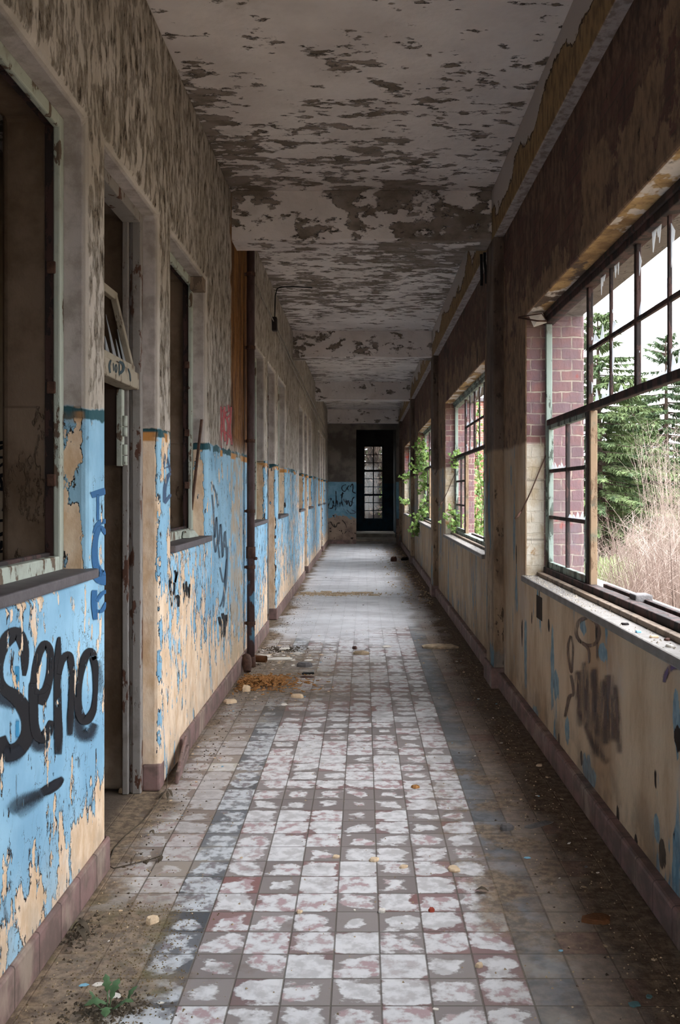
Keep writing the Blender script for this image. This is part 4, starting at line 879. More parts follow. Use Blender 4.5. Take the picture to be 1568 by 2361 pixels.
A = [('plaster_slab', (530, 1621), .055, .03, .028, 'cream', 'cream plaster slab beside the left plinth before the mulch', 'plaster', .2),
     ('plaster_slab', (686, 1608), .065, .032, .026, 'cream', 'long cream plaster slab alone in front of the mulch heap', 'plaster', -.3),
     ('plaster_slab', (568, 1594), .035, .03, .05, 'cream', 'upright cream plaster lump just before the orange mulch', 'plaster', .5),
     ('wood_block', (833, 1509), .075, .028, .035, 'woodbit', 'pale splintered wood block in mid corridor on the tiles', 'wood', .0),
     ('stone_lump', (818, 1496), .028, .028, .026, 'brickbit', 'dark lump just behind the pale wood block', 'stone', .4),
     ('plaster_slab', (891, 1492), .05, .04, .015, 'white', 'white plaster flake with dark edge right of the wood block', 'plaster', .3),
     ('stone_lump', (703, 1537), .075, .045, .04, 'stone', 'grey rounded stone beyond the mulch at its right side', 'stone', .1),
     ('dark_scrap', (704, 1554), .04, .03, .015, 'black', 'black scrap left one of a pair right of the mulch', 'scrap', .6),
     ('dark_scrap', (718, 1554), .03, .03, .015, 'black', 'black scrap right one of a pair right of the mulch', 'scrap', -.5),
     ('wood_sliver', (708, 1562), .06, .014, .012, 'brickbit', 'brown wood sliver in front of the two black scraps', 'wood', .05),
     ('stone_lump', (1167, 1912), .036, .026, .026, 'stone', 'flat grey stone in the dust near the window side', 'stone', .1),
     ('slate_sheet', (1243, 1902), .085, .03, .006, 'stone', 'broken grey slate sheet in shadow beside the flat grey stone', 'slate', .5),
     ('tile_fragment', (1380, 2122), .062, .045, .016, 'clay', 'large brown tile fragment in the shaded soil at lower right', 'tile', .1),
     ('crumbled_mortar', (1046, 2006), .028, .032, .012, 'cream', 'crumbled heap of yellowish mortar on the tiles', 'mortar', .0),
     ('crumbled_mortar', (957, 1816), .024, .022, .013, 'orange', 'small ochre mortar lump on a white tile in mid floor', 'mortar', .2),
     ('crumbled_mortar', (862, 1984), .024, .02, .012, 'cream', 'yellowish mortar crumb in the middle of the near tiles', 'mortar', .9),
     ('crumbled_mortar', (930, 2000), .022, .014, .01, 'cream', 'cream mortar crumb right of the middle near tiles', 'mortar', .4),
     ('crumbled_mortar', (775, 1977), .018, .014, .01, 'cream', 'cream mortar crumb on the tiles straight ahead', 'mortar', .4),
     ('crumbled_mortar', (880, 2103), .015, .013, .014, 'white', 'white angular chip standing on a tile joint', 'mortar', .4),
     ('crumbled_mortar', (1105, 2229), .017, .012, .012, 'cream', 'oval cream pebble on the near tiles below the dark leaf', 'mortar', .2),
     ('crumbled_mortar', (690, 2104), .013, .012, .01, 'cream', 'yellowish crumb on a white tile at near left', 'mortar', .2),
     ('brick_chip', (995, 2101), .012, .012, .012, 'redchip', 'tiny bright red brick chip on the near tiles', 'brick', .2),
     ('brick_lump', (907, 1294), .075, .06, .10, 'brickbit', 'dark half brick standing on the pale floor near the end', 'brick', .2),
     ('brick_lump', (932, 1292), .10, .07, .07, 'darkscrap', 'black crushed lump beside the far pier near the end', 'brick', .6),
     ('plaster_slab', (350, 2128), .026, .016, .024, 'cream', 'small cream block left of the white tiles at near left', 'plaster', .3),
     ('plaster_slab', (286, 1827), .026, .018, .026, 'cream', 'pale plaster bit at the foot of the first door frame', 'plaster', .4),
     ('plaster_slab', (1244, 1766), .02, .016, .012, 'cream', 'pale bit lying against the right plinth', 'plaster', .3),
     ('paint_chip', (1463, 2316), .022, .016, .005, 'tealchip', 'larger teal paint chip in the dark soil at lower right', 'paint chip', .3),
     ('paint_chip', (1497, 2298), .014, .012, .004, 'tealchip', 'smaller teal paint chip beyond the larger one at lower right', 'paint chip', .8),
     ('paint_chip', (1216, 1978), .018, .010, .004, 'bluechip', 'light blue paint chip on the dusty tiles by the shadow edge', 'paint chip', .2),
     ('paint_chip', (1293, 2192), .010, .007, .003, 'bluechip', 'tiny light blue chip on the charcoal tiles', 'paint chip', .6),
     ('paint_chip', (193, 2272), .018, .010, .004, 'bluechip', 'light blue paint chip left of the seedling', 'paint chip', .2),
     ('paint_chip', (227, 2270), .020, .012, .004, 'white', 'white paint chip just behind the seedling leaf', 'paint chip', .3),
     ('paint_chip', (264, 2297), .022, .014, .006, 'white', 'bright white chip lying on the seedling stems', 'paint chip', -.3),
     ('white_sheet', (643, 1520), .16, .06, .012, 'white', 'large white plaster sheet behind the mulch heap', 'plaster', .05),
     ('white_sheet', (605, 1513), .10, .06, .01, 'white', 'white plaster sheet behind the mulch beside the plinth', 'plaster', .2),
     ('white_sheet', (688, 1507), .05, .03, .01, 'white', 'small white plaster sheet right of the large white sheet', 'plaster', .0),
     ('white_sheet', (655, 1498), .06, .04, .02, 'white', 'white plaster piece on the dark leaf litter behind the mulch', 'plaster', .4),
     ('white_sheet', (712, 1523), .05, .04, .008, 'white', 'thin white plaster flake beyond the grey stone', 'plaster', .4),
     ('white_sheet', (655, 1625), .03, .03, .008, 'white', 'white flake in front of the long cream slab', 'plaster', .4),
     ('cardboard_strip', (1013, 1493), .20, .10, .03, 'woodbit', 'brown broken board lying by the right wall in mid corridor', 'board', -.1)]
for i, (nm, p, sx, sy, h, mt, lb, ct, rz) in enumerate(A):
    q = fl(*p); chunk(nm, q, sx, sy, h, M[mt], lb, ct, rz, seed=i + 3, n=8 if sx > .02 else 6)
cp = empty('clay_pipe', fl(600, 1530)); cp.location.z = .0
tag(cp, 'short broken clay pipe lying on the mulch beside the rain pipe', 'pipe')
MB().tube([(-.05, 0, .045), (.055, -.035, .045)], .03, 12, cap=False).tube([(.055, -.035, .045), (-.05, 0, .045)], .022, 12, cap=False).build('tube', M['clay'], cp, smooth=True)
for i, (px, py, l, w, rz, lb) in enumerate(((836, 1368, .24, .045, .0, 'longest flat board in the strip of debris across the far floor'), (775, 1373, .13, .04, .1, 'short cream board in the middle of the far debris strip'),
                                     (862, 1373, .11, .03, -.1, 'pale board at the right end of the far debris strip'), (733, 1369, .16, .05, .05, 'board at the left of the far debris strip'), (705, 1368, .12, .07, .3, 'tilted board end beside the left plinth in the far debris strip'),
                                     (800, 1369, .12, .03, -.2, 'narrow cream board beside the longest far board'), (752, 1366, .12, .04, .25, 'board lying behind the short cream board in the far debris strip'))):
    q = fl(px, py); l *= .7; o = MB().prism([(-l, -w, 0), (-l * .2, -w * 1.2, 0), (l, -w * .6, 0), (l * .85, w, 0), (-l * .3, w * .8, 0), (-l * .9, w * 1.1, 0)], (0, 0, .018)).build('wood_board', M['woodbit'], bevel=.004); o.location = q; o.rotation_euler = (0, 0, rz); tag(o, lb, 'board')
# orange fibrous mulch: nobody could count its fibres
mb = MB(); rr = random.Random(5); cc = fl(610, 1576)
for i in range(900):
    r = abs(rr.gauss(0, .5)); a = rr.uniform(0, 2 * PI); x = cc.x + r * .34 * math.cos(a); y = cc.y + r * .30 * math.sin(a)
    if x < -.97: x = -.97 + rr.random() * .05
    z = max(.004, .055 * math.exp(-r * r * 2.2) * rr.random())
    l = rr.uniform(.008, .03); d = Vector((rr.uniform(-1, 1), rr.uniform(-1, 1), rr.uniform(-.3, .3))).normalized() * l
    p = Vector((x, y, z)); mb.bar(p - d, p + d, rr.uniform(.003, .009), rr.uniform(.003, .008))
tag(mb.build('mulch', M['orange']), 'heap of orange brown rotted fibre on the floor below the rain pipe', 'mulch', kind='stuff')
# loose chips one could count, and the crumbs one could not
protos = []
def chip_mesh(seed, mat):
    rr = random.Random(seed); n = rr.choice((4, 5, 6)); pts = []
    for i in range(n):
        a = 2 * PI * i / n + rr.uniform(-.3, .3); k = rr.uniform(.6, 1.1); pts.append((math.cos(a) * k, math.sin(a) * k * .7, 0))
    m = MB().prism(pts, (rr.uniform(-.1, .1), 0, .32)); me = bpy.data.meshes.new('chip'); me.from_pydata(m.v, [], m.f); me.materials.append(M[mat]); me.update(); return me
meshes = [(chip_mesh(i, mt), mt) for i, mt in enumerate(('cream', 'white', 'bluechip', 'cream', 'stone', 'brickbit', 'white', 'cream', 'crumb'))]
words_ = {'cream': 'small cream plaster chip scattered loose over the corridor floor', 'white': 'small white plaster chip scattered loose over the corridor floor', 'bluechip': 'small light blue paint chip scattered loose over the corridor floor',
          'stone': 'small grey stone chip scattered loose over the corridor floor', 'brickbit': 'small dark brown chip scattered loose over the corridor floor', 'crumb': 'small tan mortar chip scattered loose over the corridor floor'}
grp = {'cream': 'loose cream chips on the floor', 'white': 'loose white chips on the floor', 'bluechip': 'loose blue chips on the floor', 'stone': 'loose grey chips on the floor', 'brickbit': 'loose dark chips on the floor', 'crumb': 'loose tan chips on the floor'}
rr = random.Random(21)
def chip_spot():
    while True:
        u = rr.random()
        if u < .34: x = -1 + abs(rr.gauss(0, .16)); y = rr.uniform(2.5, 13)
        elif u < .62: x = .98 - abs(rr.gauss(0, .2)); y = rr.uniform(2.5, 13)
        elif u < .78: x = rr.uniform(-.98, -.2); y = rr.uniform(6.2, 8.8)
        else: x = rr.uniform(-.9, .9); y = rr.uniform(2.5, 16)
        if -.98 < x < .98 and (y < 9 or rr.random() < .6): return x, y
for i in range(230):
    me, mt = meshes[rr.choice((0, 0, 1, 1, 2, 3, 4, 5, 6, 7, 8, 8))]
    x, y = chip_spot(); s = rr.uniform(.005, .013) * (1 + max(0, y - 5) * .07)
    o = bpy.data.objects.new('floor_chip', me); COL.objects.link(o); o.location = (x, y, 0); o.scale = (s, s, s * .8); o.rotation_euler = (0, 0, rr.uniform(0, 6.28))
    tag(o, words_[mt], 'chip', grp[mt])
for i in range(60):
    me, mt = meshes[rr.choice((1, 6, 1, 0, 3))]
    q = fl(rr.gauss(640, 45), rr.gauss(1517, 12)); x = max(-.95, q.x); s = rr.uniform(.012, .04)
    o = bpy.data.objects.new('floor_chip', me); COL.objects.link(o); o.location = (x, q.y, 0); o.scale = (s, s, s * .25); o.rotation_euler = (0, 0, rr.uniform(0, 6.28))
    tag(o, {'cream': 'cream plaster flake among the white plaster litter behind the mulch', 'white': 'white plaster flake among the litter behind the mulch'}[mt], 'chip', {'cream': 'cream flakes behind the mulch', 'white': 'white flakes behind the mulch'}[mt])
def crumbs(name, mat, n, f, s0, s1, label, cat):
    mb = MB()
    for i in range(n):
        x, y, z = f(); s = rr.uniform(s0, s1); a = rr.uniform(0, 6.28); p = Vector((x, y, z))
        q = [Vector((math.cos(a + k * 2.1) * s * rr.uniform(.5, 1), math.sin(a + k * 2.1) * s * rr.uniform(.5, 1), 0)) for k in range(3)]
        mb.add([p + v for v in q] + [p + Vector((0, 0, s * rr.uniform(.3, .9)))], [(2, 1, 0), (0, 1, 3), (1, 2, 3), (2, 0, 3)])
    return tag(mb.build(name, mat), label, cat, kind='stuff')
def near_floor():
    while True:
        x, y = chip_spot()
        if rr.random() < .75: return x, y, 0
crumbs('plaster_crumbs', M['crumb'], 4200, near_floor, .002, .0075, 'fine tan plaster crumbs strewn over the whole corridor floor', 'crumbs')
def dark_floor():
    return min(.985, max(-.97, rr.choice((.95 - abs(rr.gauss(0, .16)), -.96 + abs(rr.gauss(0, .1)))))), rr.uniform(2.5, 14), 0
crumbs('soil_crumbs', M['soilbit'], 1400, dark_floor, .003, .010, 'dark soil crumbs and leaf bits swept along both walls', 'crumbs')
def left_moss():
    return max(-.99, min(-.35, rr.gauss(-.74, .10))), rr.uniform(2.45, 3.3), 0
crumbs('grit', plain('brown_grit', (122, 104, 76), .95, .45, 50), 1500, left_moss, .002, .006, 'brown grit and moss bits on the floor at lower left', 'grit')
for wi, (Yn, Yf, k) in enumerate(rwins):
    if k < 0 or k > 2: continue
    def ledge():
        y = Yf - abs(rr.gauss(0, 1.0)) if rr.random() < .7 else rr.uniform(Yn, Yf)
        return rr.uniform(1.055, 1.14), max(Yn + .02, min(Yf - .02, y)), .948
    crumbs('ledge_flakes', M['flakes'], 700 if k == 0 else 350, ledge, .002, .009, 'pale paint flakes and dirt lying on the %s window ledge' % ('nearest', 'second', 'third')[k], 'flakes')
for i, (y, x, s, mt, lb) in enumerate(((3.42, 1.10, .022, 'cream', 'cream chip lying on the near window ledge'), (3.36, 1.13, .02, 'brickbit', 'brown chip lying on the near window ledge by the rail'), (3.22, 1.09, .022, 'white', 'white chip lying nearest on the window ledge'),
                                   (3.75, 1.085, .02, 'darkscrap', 'dark leaf scrap on the near window ledge'), (3.55, 1.08, .02, 'bluechip', 'bluish glass chip on the near window ledge'))):
    chunk('ledge_chip', Vector((x, y, .948)), s, s * .6, s * .5, M[mt], lb, 'chip', i, seed=70 + i)
def strip():
    return max(-.97, min(.5, rr.gauss(-.5, .32))), rr.gauss(13.25, .12), 0
crumbs('debris_crumbs', M['woodbit'], 700, strip, .006, .03, 'tan splinters and crumbs in a strip across the far floor', 'debris')
def farright():
    return min(.98, .98 - abs(rr.gauss(0, .3))), rr.uniform(12, 24), 0
crumbs('debris_crumbs', M['crumb'], 600, farright, .008, .03, 'tan debris strewn along the window wall toward the far end', 'debris')
# leaves, stems, the seedling
def leaf_poly(mb, base, d, up, L, W, lob=False, curl=.2):
    d = d.normalized(); side = d.cross(up).normalized(); up = side.cross(d)
    prof = [(0, .03), (.2, .55), (.45, 1.), (.7, .75), (1., .02)] if not lob else [(0, .04), (.15, .5), (.3, .45), (.45, 1.), (.58, .5), (.75, .7), (1., .02)]
    vs = []
    for t_, w in prof:
        c = base + d * L * t_ + up * L * curl * math.sin(PI * t_)
        vs += [c - side * W * w - up * W * .15, c, c + side * W * w - up * W * .15]
    fs = []
    for i in range(len(prof) - 1):
        for e in (0, 1): fs.append((i * 3 + e, i * 3 + e + 1, i * 3 + 4 + e, i * 3 + 3 + e))
    mb.add(vs, fs)
sc_ = fl(250, 2330); sd = empty('seedling', sc_); tag(sd, 'small green seedling sprouting from dark litter at lower left', 'plant')
st_ = MB(); Z = Vector((0, 0, 1))
for nm, p, d, L, W in (('leaf', (-.005, 0, .022), (-.8, -.3, .1), .05, .018), ('leaf', (.005, .01, .028), (.15, .9, .55), .05, .014), ('leaf', (-.02, .06, .02), (-.25, .5, .9), .04, .012), ('leaf', (.03, -.005, .02), (.9, -.2, .3), .04, .012),
                       ('leaf', (.05, .02, .02), (.5, .6, .6), .035, .009), ('leaf', (.0, -.02, .02), (.2, -.9, .1), .045, .016), ('leaf', (-.045, .01, .015), (-.4, .2, .9), .03, .006)):
    mb = MB(); leaf_poly(mb, Vector(p), Vector(d), Z, L * 1.25, W * 1.25, True); mb.build(nm, M['leaf'], sd, smooth=True)
    st_.tube([(p[0] * .3, p[1] * .3, 0), p], .0018, 5)
st_.build('stem', M['leaf'], sd)
def litter():
    a = rr.uniform(0, 6.28); r = abs(rr.gauss(0, .05)); return sc_.x + r * 1.5 * math.cos(a), sc_.y + r * math.sin(a), .0
crumbs('leaf_litter', M['dry'], 420, litter, .004, .013, 'dark rotten leaf litter around the seedling', 'litter')
def litter2():
    a = rr.uniform(0, 6.28); r = abs(rr.gauss(0, .10)); q = fl(650, 1498); return q.x + r * 1.3 * math.cos(a), q.y + r * math.sin(a), .0
crumbs('leaf_litter', M['dry'], 380, litter2, .006, .02, 'dark leaf litter beneath the white plaster pieces behind the mulch', 'litter')
def litter3():
    q = fl(183, 2150); return q.x + rr.gauss(0, .025), q.y + rr.gauss(0, .05), 0
crumbs('leaf_litter', M['dry'], 160, litter3, .004, .014, 'dark leaf litter against the near end of the left plinth', 'litter')
def crackleaf(px, py, L, W, rz, label, curl=.5, hgt=.006):
    q = fl(px, py); mb = MB(); leaf_poly(mb, Vector((0, 0, hgt)), Vector((math.cos(rz), math.sin(rz), .05)), Z, L, W, False, curl)
    o = mb.build('dry_leaf', M['dry'], smooth=True); o.location = q; tag(o, label, 'leaf')
    return o
crackleaf(1096, 2056, .05, .014, -.2, 'dark curled leaf on a pink tile at near right', .25)
crackleaf(345, 1924, .035, .010, -.7, 'small black curled leaf on the dark tiles before the first door')
crackleaf(165, 2150, .09, .014, -.5, 'long dry leaf against the left plinth at near left')
crackleaf(178, 2165, .08, .012, -.9, 'dry leaf strip lying before the long dry leaf at near left')
br = empty('bramble_stem', fl(384, 1832)); tag(br, 'long thin dry bramble stem trailing from the door jamb across the floor', 'stem')
W0 = Vector(br.location)
path = [fl(x, y) - W0 + Vector((0, 0, h)) for x, y, h in ((386, 1812, .06), (384, 1832, .03), (362, 1860, .012), (330, 1896, .006), (290, 1928, .004), (262, 1960, .004), (249, 1998, .004), (262, 2004, .004), (300, 1996, .005), (345, 1985, .006), (372, 1980, .012), (383, 1960, .03))]
MB().tube(path, .0022, 5).tube([fl(300, 1996) - W0, fl(312, 1975) - W0 + Vector((0, 0, .01)), fl(330, 1966) - W0], .0015, 5).build('stem', M['dry'], br)
for x, y, h, dx in ((384, 1836, .03, -.02), (386, 1836, .03, .012), (387, 1834, .035, .03), (372, 1981, .02, .01), (345, 1985, .012, -.01), (374, 1983, .016, -.012)):
    mb = MB(); leaf_poly(mb, fl(x, y) - W0 + Vector((0, 0, h)), Vector((dx * 20, -1, -.35)), Z, .075 if y < 1900 else .04, .008, False, .1); mb.build('leaf', M['dry'], br, smooth=True)

# ================================================================= outdoors
def spruce(loc, H, Rb, mat, label, seed, nlev=26, bare=.06, dens=1.0):
    rr = random.Random(seed); root = empty('spruce_tree', loc); tag(root, label, 'tree', None)
    MB().tube([(0, 0, 0), (.03, 0, H * .5), (0, 0, H * .98)], [.16, .09, .015], 8).build('trunk', M['bark'], root)
    mb = MB(); br = MB()
    for lv in range(nlev):
        t = bare + (1 - bare) * lv / nlev; z = H * t; L0 = Rb * (1 - t) ** .8 + .12
        nb = int(9 + 8 * (1 - t))
        for j in range(nb):
            a = rr.uniform(0, 2 * PI); L = L0 * rr.uniform(.65, 1.12); zz = z + rr.uniform(-.1, .1) * H / nlev * 2
            droop = rr.uniform(.18, .42) * (1 - t * .9); pts = []
            for s in range(7):
                q = s / 6; pts.append(Vector((math.cos(a) * L * q, math.sin(a) * L * q, zz - droop * L * q + .28 * L * droop * q * q + (.35 * L * q if t > .85 else 0))))
            br.tube(pts, [.02 * (1 - s / 7) + .004 for s in range(7)], 3, cap=False)
            n = int((24 + 66 * L) * dens)
            for s in range(n):
                q = rr.uniform(.12, 1) ** .8; f = q * 6; i = min(5, int(f)); p = pts[i].lerp(pts[i + 1], f - i)
                out = Vector((math.cos(a), math.sin(a), 0)); side = Vector((-math.sin(a), math.cos(a), 0)) * rr.choice((-1, 1))
                d = (out * rr.uniform(.3, .9) + side * rr.uniform(.2, 1.) + Vector((0, 0, rr.uniform(-1.2, .1)))).normalized()
                l = rr.uniform(.08, .25) * (1.1 - .4 * q); w = d.cross(Vector((rr.uniform(-1, 1), rr.uniform(-1, 1), 1))).normalized() * rr.uniform(.009, .022)
                w2 = d.cross(w).normalized() * rr.uniform(.008, .017)
                mb.add([p - w * .4, p + w * .4, p + d * l * .6 + w, p + d * l, p + d * l * .6 - w], [(0, 1, 2, 3, 4)])
                mb.add([p - w2 * .4, p + w2 * .4, p + d * l * .55 + w2, p + d * l * .9, p + d * l * .55 - w2], [(0, 1, 2, 3, 4)])
    mb.build('foliage', mat, root); br.build('branches', M['bark'], root)
    return root
def at(px, Y): return ((px - VX) * Y / F, Y, -.6)
spruce(at(1378, 24.), 6.9, 3.2, M['spruce'], 'tall green spruce beside the brick window jamb outdoors', 1, dens=1.25)
spruce(at(1535, 31.), 7.6, 3.4, M['spruce2'], 'dark spruce with a ragged top farther right outdoors', 2, dens=1.0)
spruce(at(1460, 27.), 5.0, 2.6, M['spruce'], 'lower bushy spruce between the two taller spruces', 3, dens=1.25)
spruce(at(1500, 40.), 5.6, 3.2, M['spruce2'], 'distant dark spruce behind the lower bushy spruce', 4, 20)
spruce(at(1425, 36.), 5.4, 3.2, M['spruce2'], 'distant dark spruce low behind the tall green spruce', 5, 20)
def shrub(loc, H, spread, n, label, seed, rad=.0036, mat='twig'):
    rr = random.Random(seed); root = empty('bare_shrub', loc); tag(root, label, 'shrub', None); mb = MB(); st = MB()
    for i in range(int(n * 1.7)):
        a = rr.uniform(0, 2 * PI); l = H * rr.uniform(.55, 1.05); r = spread * math.sqrt(rr.random())
        b = Vector((math.cos(a) * r * .45, math.sin(a) * r * .45, 0)); tip = Vector((math.cos(a) * r + rr.gauss(0, .12), math.sin(a) * r + rr.gauss(0, .12), l))
        mid = b.lerp(tip, .5) + Vector((rr.gauss(0, .06), rr.gauss(0, .06), 0))
        (st if i < n * .1 else mb).tube([b, mid, tip], [rad * 1.3, rad, rad * .4], 3, cap=False)
        for k in range(7):
            q = rr.uniform(.3, 1.); p = b.lerp(mid, q * 2) if q < .5 else mid.lerp(tip, q * 2 - 1)
            d = Vector((rr.gauss(0, .5), rr.gauss(0, .5), rr.uniform(.3, 1.))).normalized() * rr.uniform(.12, .38) * H * .55
            mb.tube([p, p + d], [rad * .55, rad * .25], 3, cap=False)
    mb.build('twigs', M[mat], root); st.build('stem', M['bark'], root)
shrub(at(1545, 10.5), 1.75, .75, 170, 'tall pinkish bare shrub at the right edge of the near window', 1)
shrub(at(1500, 11.8), 1.4, .75, 160, 'pinkish bare shrub in the middle of the near window', 2)
shrub(at(1590, 8.5), 1.75, .7, 150, 'pinkish bare shrub closest to the window outdoors', 3)
shrub(at(1440, 15.), 1.25, .75, 130, 'lower bare shrub left in front of the spruces', 4)
shrub(at(1520, 15.5), 1.7, .9, 150, 'bare shrub behind the middle pinkish shrub', 5)
shrub(at(1585, 17.), 3.3, 1.0, 120, 'tall thin bare sapling cluster at the far right outdoors', 6)
gt = empty('grass_tuft', at(1405, 13.0)); tag(gt, 'pale green arching grass clump below the window mullion outdoors', 'grass clump')
mb = MB(); rr = random.Random(9)
for i in range(420):
    a = rr.uniform(0, 6.28); l = rr.uniform(.7, 1.2); r = rr.uniform(.1, .5); b = Vector((rr.gauss(0, .08), rr.gauss(0, .08), 0)); o = Vector((math.cos(a), math.sin(a), 0))
    pts = [b, b + o * r * .35 + Z * l * .7, b + o * r * .75 + Z * l, b + o * r * 1.1 + Z * l * .8]; mb.tube(pts, [.006, .006, .004, .001], 3, cap=False)
mb.build('blades', M['grasst'], gt)
# brick wing and ivy seen through the second window
bw = empty('brick_building', (3.4, 30.5, -.6)); tag(bw, 'red brick wing of the building beyond the second window', 'building')
MB().box(-1.35, 1.7, -2.5, 2.5, 0, 4.9).build('wall', M['redbrick'], bw)
MB().box(-1.45, 1.8, -2.6, 2.6, 4.9, 5.0).build('roof_edge', M['slate'], bw)
def ivy(loc, spots, n, label, seed, strands, size=.045, xmin=-9, ymax=99):
    rr = random.Random(seed); root = empty('ivy', loc); tag(root, label, 'ivy'); mb = MB(); st = MB()
    for s in strands: st.tube(s, .006, 4, cap=False)
    for i in range(n):
        s = rr.choice(strands); k = rr.randrange(len(s) - 1); p = Vector(s[k]).lerp(Vector(s[k + 1]), rr.random()) + Vector((rr.gauss(0, spots), rr.gauss(0, spots), rr.gauss(0, spots)))
        p.x = max(p.x, xmin); p.y = min(p.y, ymax)
        d = Vector((rr.uniform(-1, .6), rr.uniform(-1, .3), rr.uniform(-1, .2))); up = Vector((rr.uniform(-.8, .8), -1 + rr.uniform(-.5, .5), rr.uniform(.2, 1.)))
        if d.length < .1: continue
        d.normalize(); L = size * rr.uniform(.7, 1.3); sd_ = d.cross(up)
        if sd_.length < .05: continue
        sd_.normalize(); u2 = sd_.cross(d)
        prof = [(0, 0), (-.15, .45), (.25, .62), (.45, .34), (1., 0), (.45, -.34), (.25, -.62), (-.15, -.45)]
        b = len(mb.v); mb.v.append(tuple(p + d * L * .3 + u2 * L * .1))
        for (x, y) in prof: mb.v.append(tuple(p + d * L * x + sd_ * L * y))
        for q in range(8): mb.f.append((b, b + 1 + q, b + 1 + (q + 1) % 8))
    mb.build('foliage', M['ivy'], root); st.build('stem', M['bark'], root)
def strand(x, y, z0, z1, n, seed, wob=.06):
    rr = random.Random(seed); return [(x + rr.gauss(0, wob), y + rr.gauss(0, wob), z0 + (z1 - z0) * i / (n - 1)) for i in range(n)]
ivy((0, 0, 0), .07, 750, 'ivy climbing the outer brick jamb of the second window', 3, [strand(1.52, 12.15, -.3, 2.3, 8, 1), strand(1.58, 12.6, -.3, 1.9, 8, 2), strand(1.64, 13.2, -.4, 1.6, 7, 3, .1), strand(1.52, 12.0, .2, 3.0, 8, 4, .04)], xmin=1.53)
ivy((0, 0, 0), .05, 90, 'ivy sprig growing in through the second window casement', 4, [[(1.28, 11.72, 1.02), (1.22, 11.7, 1.15), (1.15, 11.68, 1.25), (1.08, 11.65, 1.27)], [(1.22, 11.7, 1.15), (1.19, 11.6, 1.0)], [(1.22, 11.75, 1.85), (1.20, 11.74, 1.98)]], ymax=11.82)
ivy((0, 0, 0), .06, 520, 'thick ivy hanging inside the third window from its head', 5, [strand(1.16, 17.5, 2.5, 1.5, 7, 5), strand(1.12, 17.45, 2.45, 1.9, 5, 6), strand(1.22, 17.4, 2.2, 1.1, 7, 7), strand(1.28, 17.2, 1.9, 1.0, 6, 8), [(1.2, 17.4, 1.15), (1.08, 17.3, 1.0), (1.0, 17.25, .85), (.99, 17.2, .7)]], .06, ymax=17.70)
ivy((0, 0, 0), .05, 70, 'small ivy sprig at the farthest window jamb', 6, [[(1.22, 23.3, 1.9), (1.10, 23.3, 1.95), (1.04, 23.2, 1.85)], [(1.15, 23.3, 1.25), (1.02, 23.2, 1.28)]], .07)
# glazed door at the far end
gd = empty('glazed_door', (.33, 30.1, .2)); tag(gd, 'tall multi-paned glazed door in the dark vestibule at the corridor end', 'door')
MB().box(-.35, -.29, -.05, .02, -.1, 2.87).box(.29, .35, -.05, .02, -.1, 2.87).box(-.35, .35, -.05, .02, 2.80, 2.87).build('frame', M['vest'], gd)
MB().box(-.29, .29, -.03, .01, -.1, .42).build('lower_panel', M['vest'], gd)
gb_ = MB().box(-.018, .018, -.03, .01, .42, 2.8)
zs = [.42, 1.20, 2.0, 2.80]
for i in (1, 2): gb_.box(-.29, .29, -.035, .015, zs[i] - .035, zs[i] + .035)
for i in range(3):
    for q in (1, 2): z = zs[i] + (zs[i + 1] - zs[i]) * q / 3; gb_.box(-.29, .29, -.02, .005, z - .012, z + .012)
gb_.build('glazing_bars', M['vest'], gd)
MB().box(-.29, .29, -.012, -.008, .42, 2.8).build('glass', M['clear_glass'], gd)
tt = empty('old_tree', (.45, 32.3, -.6)); tag(tt, 'dark tree trunk with hanging creepers just outside the glazed door', 'tree')
MB().tube([(0, 0, 0), (-.03, .05, 1.6), (-.1, .1, 3.2), (-.12, .1, 5.5)], [.42, .33, .22, .14], 10).build('trunk', M['bark_dark'], tt)
mb = MB(); rr = random.Random(31)
for i in range(520):
    x = rr.uniform(-1.4, 1.4); z = rr.uniform(2.6, 4.8); y = rr.uniform(-.8, .8); p = Vector((x, y, z)); pts = [p]
    for k in range(4): p = p + Vector((rr.gauss(0, .12), rr.gauss(0, .08), -rr.uniform(.1, .4))); pts.append(p)
    mb.tube(pts, rr.uniform(.006, .016), 3, cap=False)
for i in range(300):
    p = Vector((rr.uniform(-1.2, 1.4), rr.uniform(-.9, .9), rr.uniform(.2, 4.4))); d = Vector((rr.gauss(0, 1), rr.gauss(0, 1), rr.gauss(0, 1))).normalized() * .09; e = d.orthogonal() * .6
    mb.add([p, p + d + e, p + d * 2, p + d - e], [(0, 1, 2, 3)])
mb.build('creepers', M['bark'], tt)
mb = MB()
for i in range(700):
    p = Vector((abs(rr.gauss(.35, .25)) + .1, rr.uniform(-.5, .6), rr.uniform(.2, 3.0))); d = Vector((rr.gauss(0, 1), rr.gauss(0, 1), rr.gauss(0, 1))).normalized() * .05; e = d.orthogonal() * .6
    mb.add([p, p + d + e, p + d * 2, p + d - e], [(0, 1, 2, 3)])
mb.build('foliage', M['ivy'], tt)
shrub((-.2, 35.4, -.6), 3.4, 1.3, 260, 'dark bare thicket outside the far glazed door', 12, .012, 'bark')
spruce((.7, 40.5, -.6), 6.5, 2.6, M['spruce2'], 'dark spruce behind the thicket outside the glazed door', 8, 22)

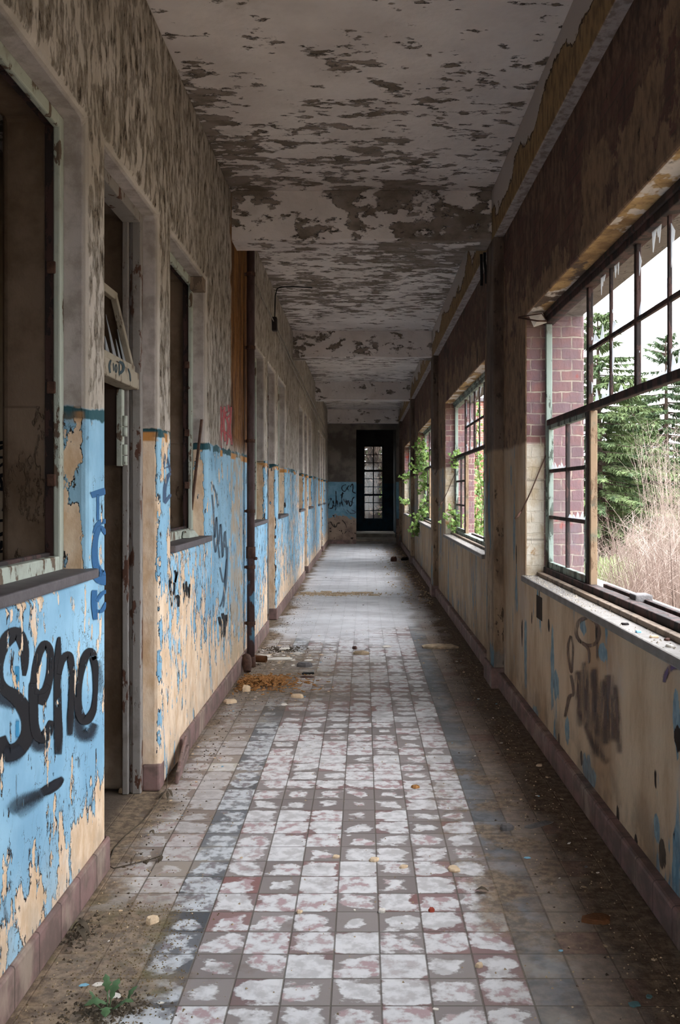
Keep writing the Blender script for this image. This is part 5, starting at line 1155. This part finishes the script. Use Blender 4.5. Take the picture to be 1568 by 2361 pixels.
# ================================================================= light and camera
w = bpy.data.worlds.new('overcast'); SC.world = w; w.use_nodes = True; nt = w.node_tree; nt.nodes.clear()
o = nt.nodes.new('ShaderNodeOutputWorld'); bg = nt.nodes.new('ShaderNodeBackground'); tc = nt.nodes.new('ShaderNodeTexCoord'); sp = nt.nodes.new('ShaderNodeSeparateXYZ')
m1 = nt.nodes.new('ShaderNodeMath'); m1.operation = 'MULTIPLY_ADD'; m1.use_clamp = False; m1.inputs[1].default_value = .70; m1.inputs[2].default_value = .30
mx = nt.nodes.new('ShaderNodeMath'); mx.operation = 'MAXIMUM'; mx.inputs[1].default_value = 0.
nt.links.new(tc.outputs['Generated'], sp.inputs[0]); nt.links.new(sp.outputs[2], mx.inputs[0]); nt.links.new(mx.outputs[0], m1.inputs[0])
nt.links.new(m1.outputs[0], bg.inputs[1]); bg.inputs[0].default_value = (.93, .965, 1.0, 1); nt.links.new(bg.outputs[0], o.inputs[0])
ml = nt.nodes.new('ShaderNodeMath'); ml.operation = 'MULTIPLY'; ml.inputs[1].default_value = 1.0
nt.links.new(m1.outputs[0], ml.inputs[0]); nt.links.new(ml.outputs[0], bg.inputs[1])
cd = bpy.data.cameras.new('camera'); cam = bpy.data.objects.new('camera', cd); COL.objects.link(cam)
cam.location = (0, 0, EYE); cam.rotation_euler = (PI / 2, 0, 0)
cd.sensor_fit = 'VERTICAL'; cd.sensor_height = 36.; cd.lens = F / 2361 * 36
cd.shift_x = -(VX - 784) / 2361; cd.shift_y = -(1180.5 - VY) / 2361; cd.clip_start = .02; cd.clip_end = 300
SC.camera = cam
vs_ = SC.view_settings; vs_.view_transform = 'Standard'; vs_.look = 'None'; vs_.gamma = 1; vs_.use_curve_mapping = False; vs_.exposure = EXPOSURE
SC.cycles.max_bounces = 6; SC.cycles.diffuse_bounces = 5; SC.cycles.glossy_bounces = 2; SC.cycles.transmission_bounces = 2; SC.cycles.transparent_max_bounces = 14; SC.cycles.use_denoising = True
SC.cycles.use_adaptive_sampling = True; SC.cycles.adaptive_threshold = .05; SC.cycles.adaptive_min_samples = 16
SC.render.use_persistent_data = False
SC.cycles.sample_clamp_indirect = 6
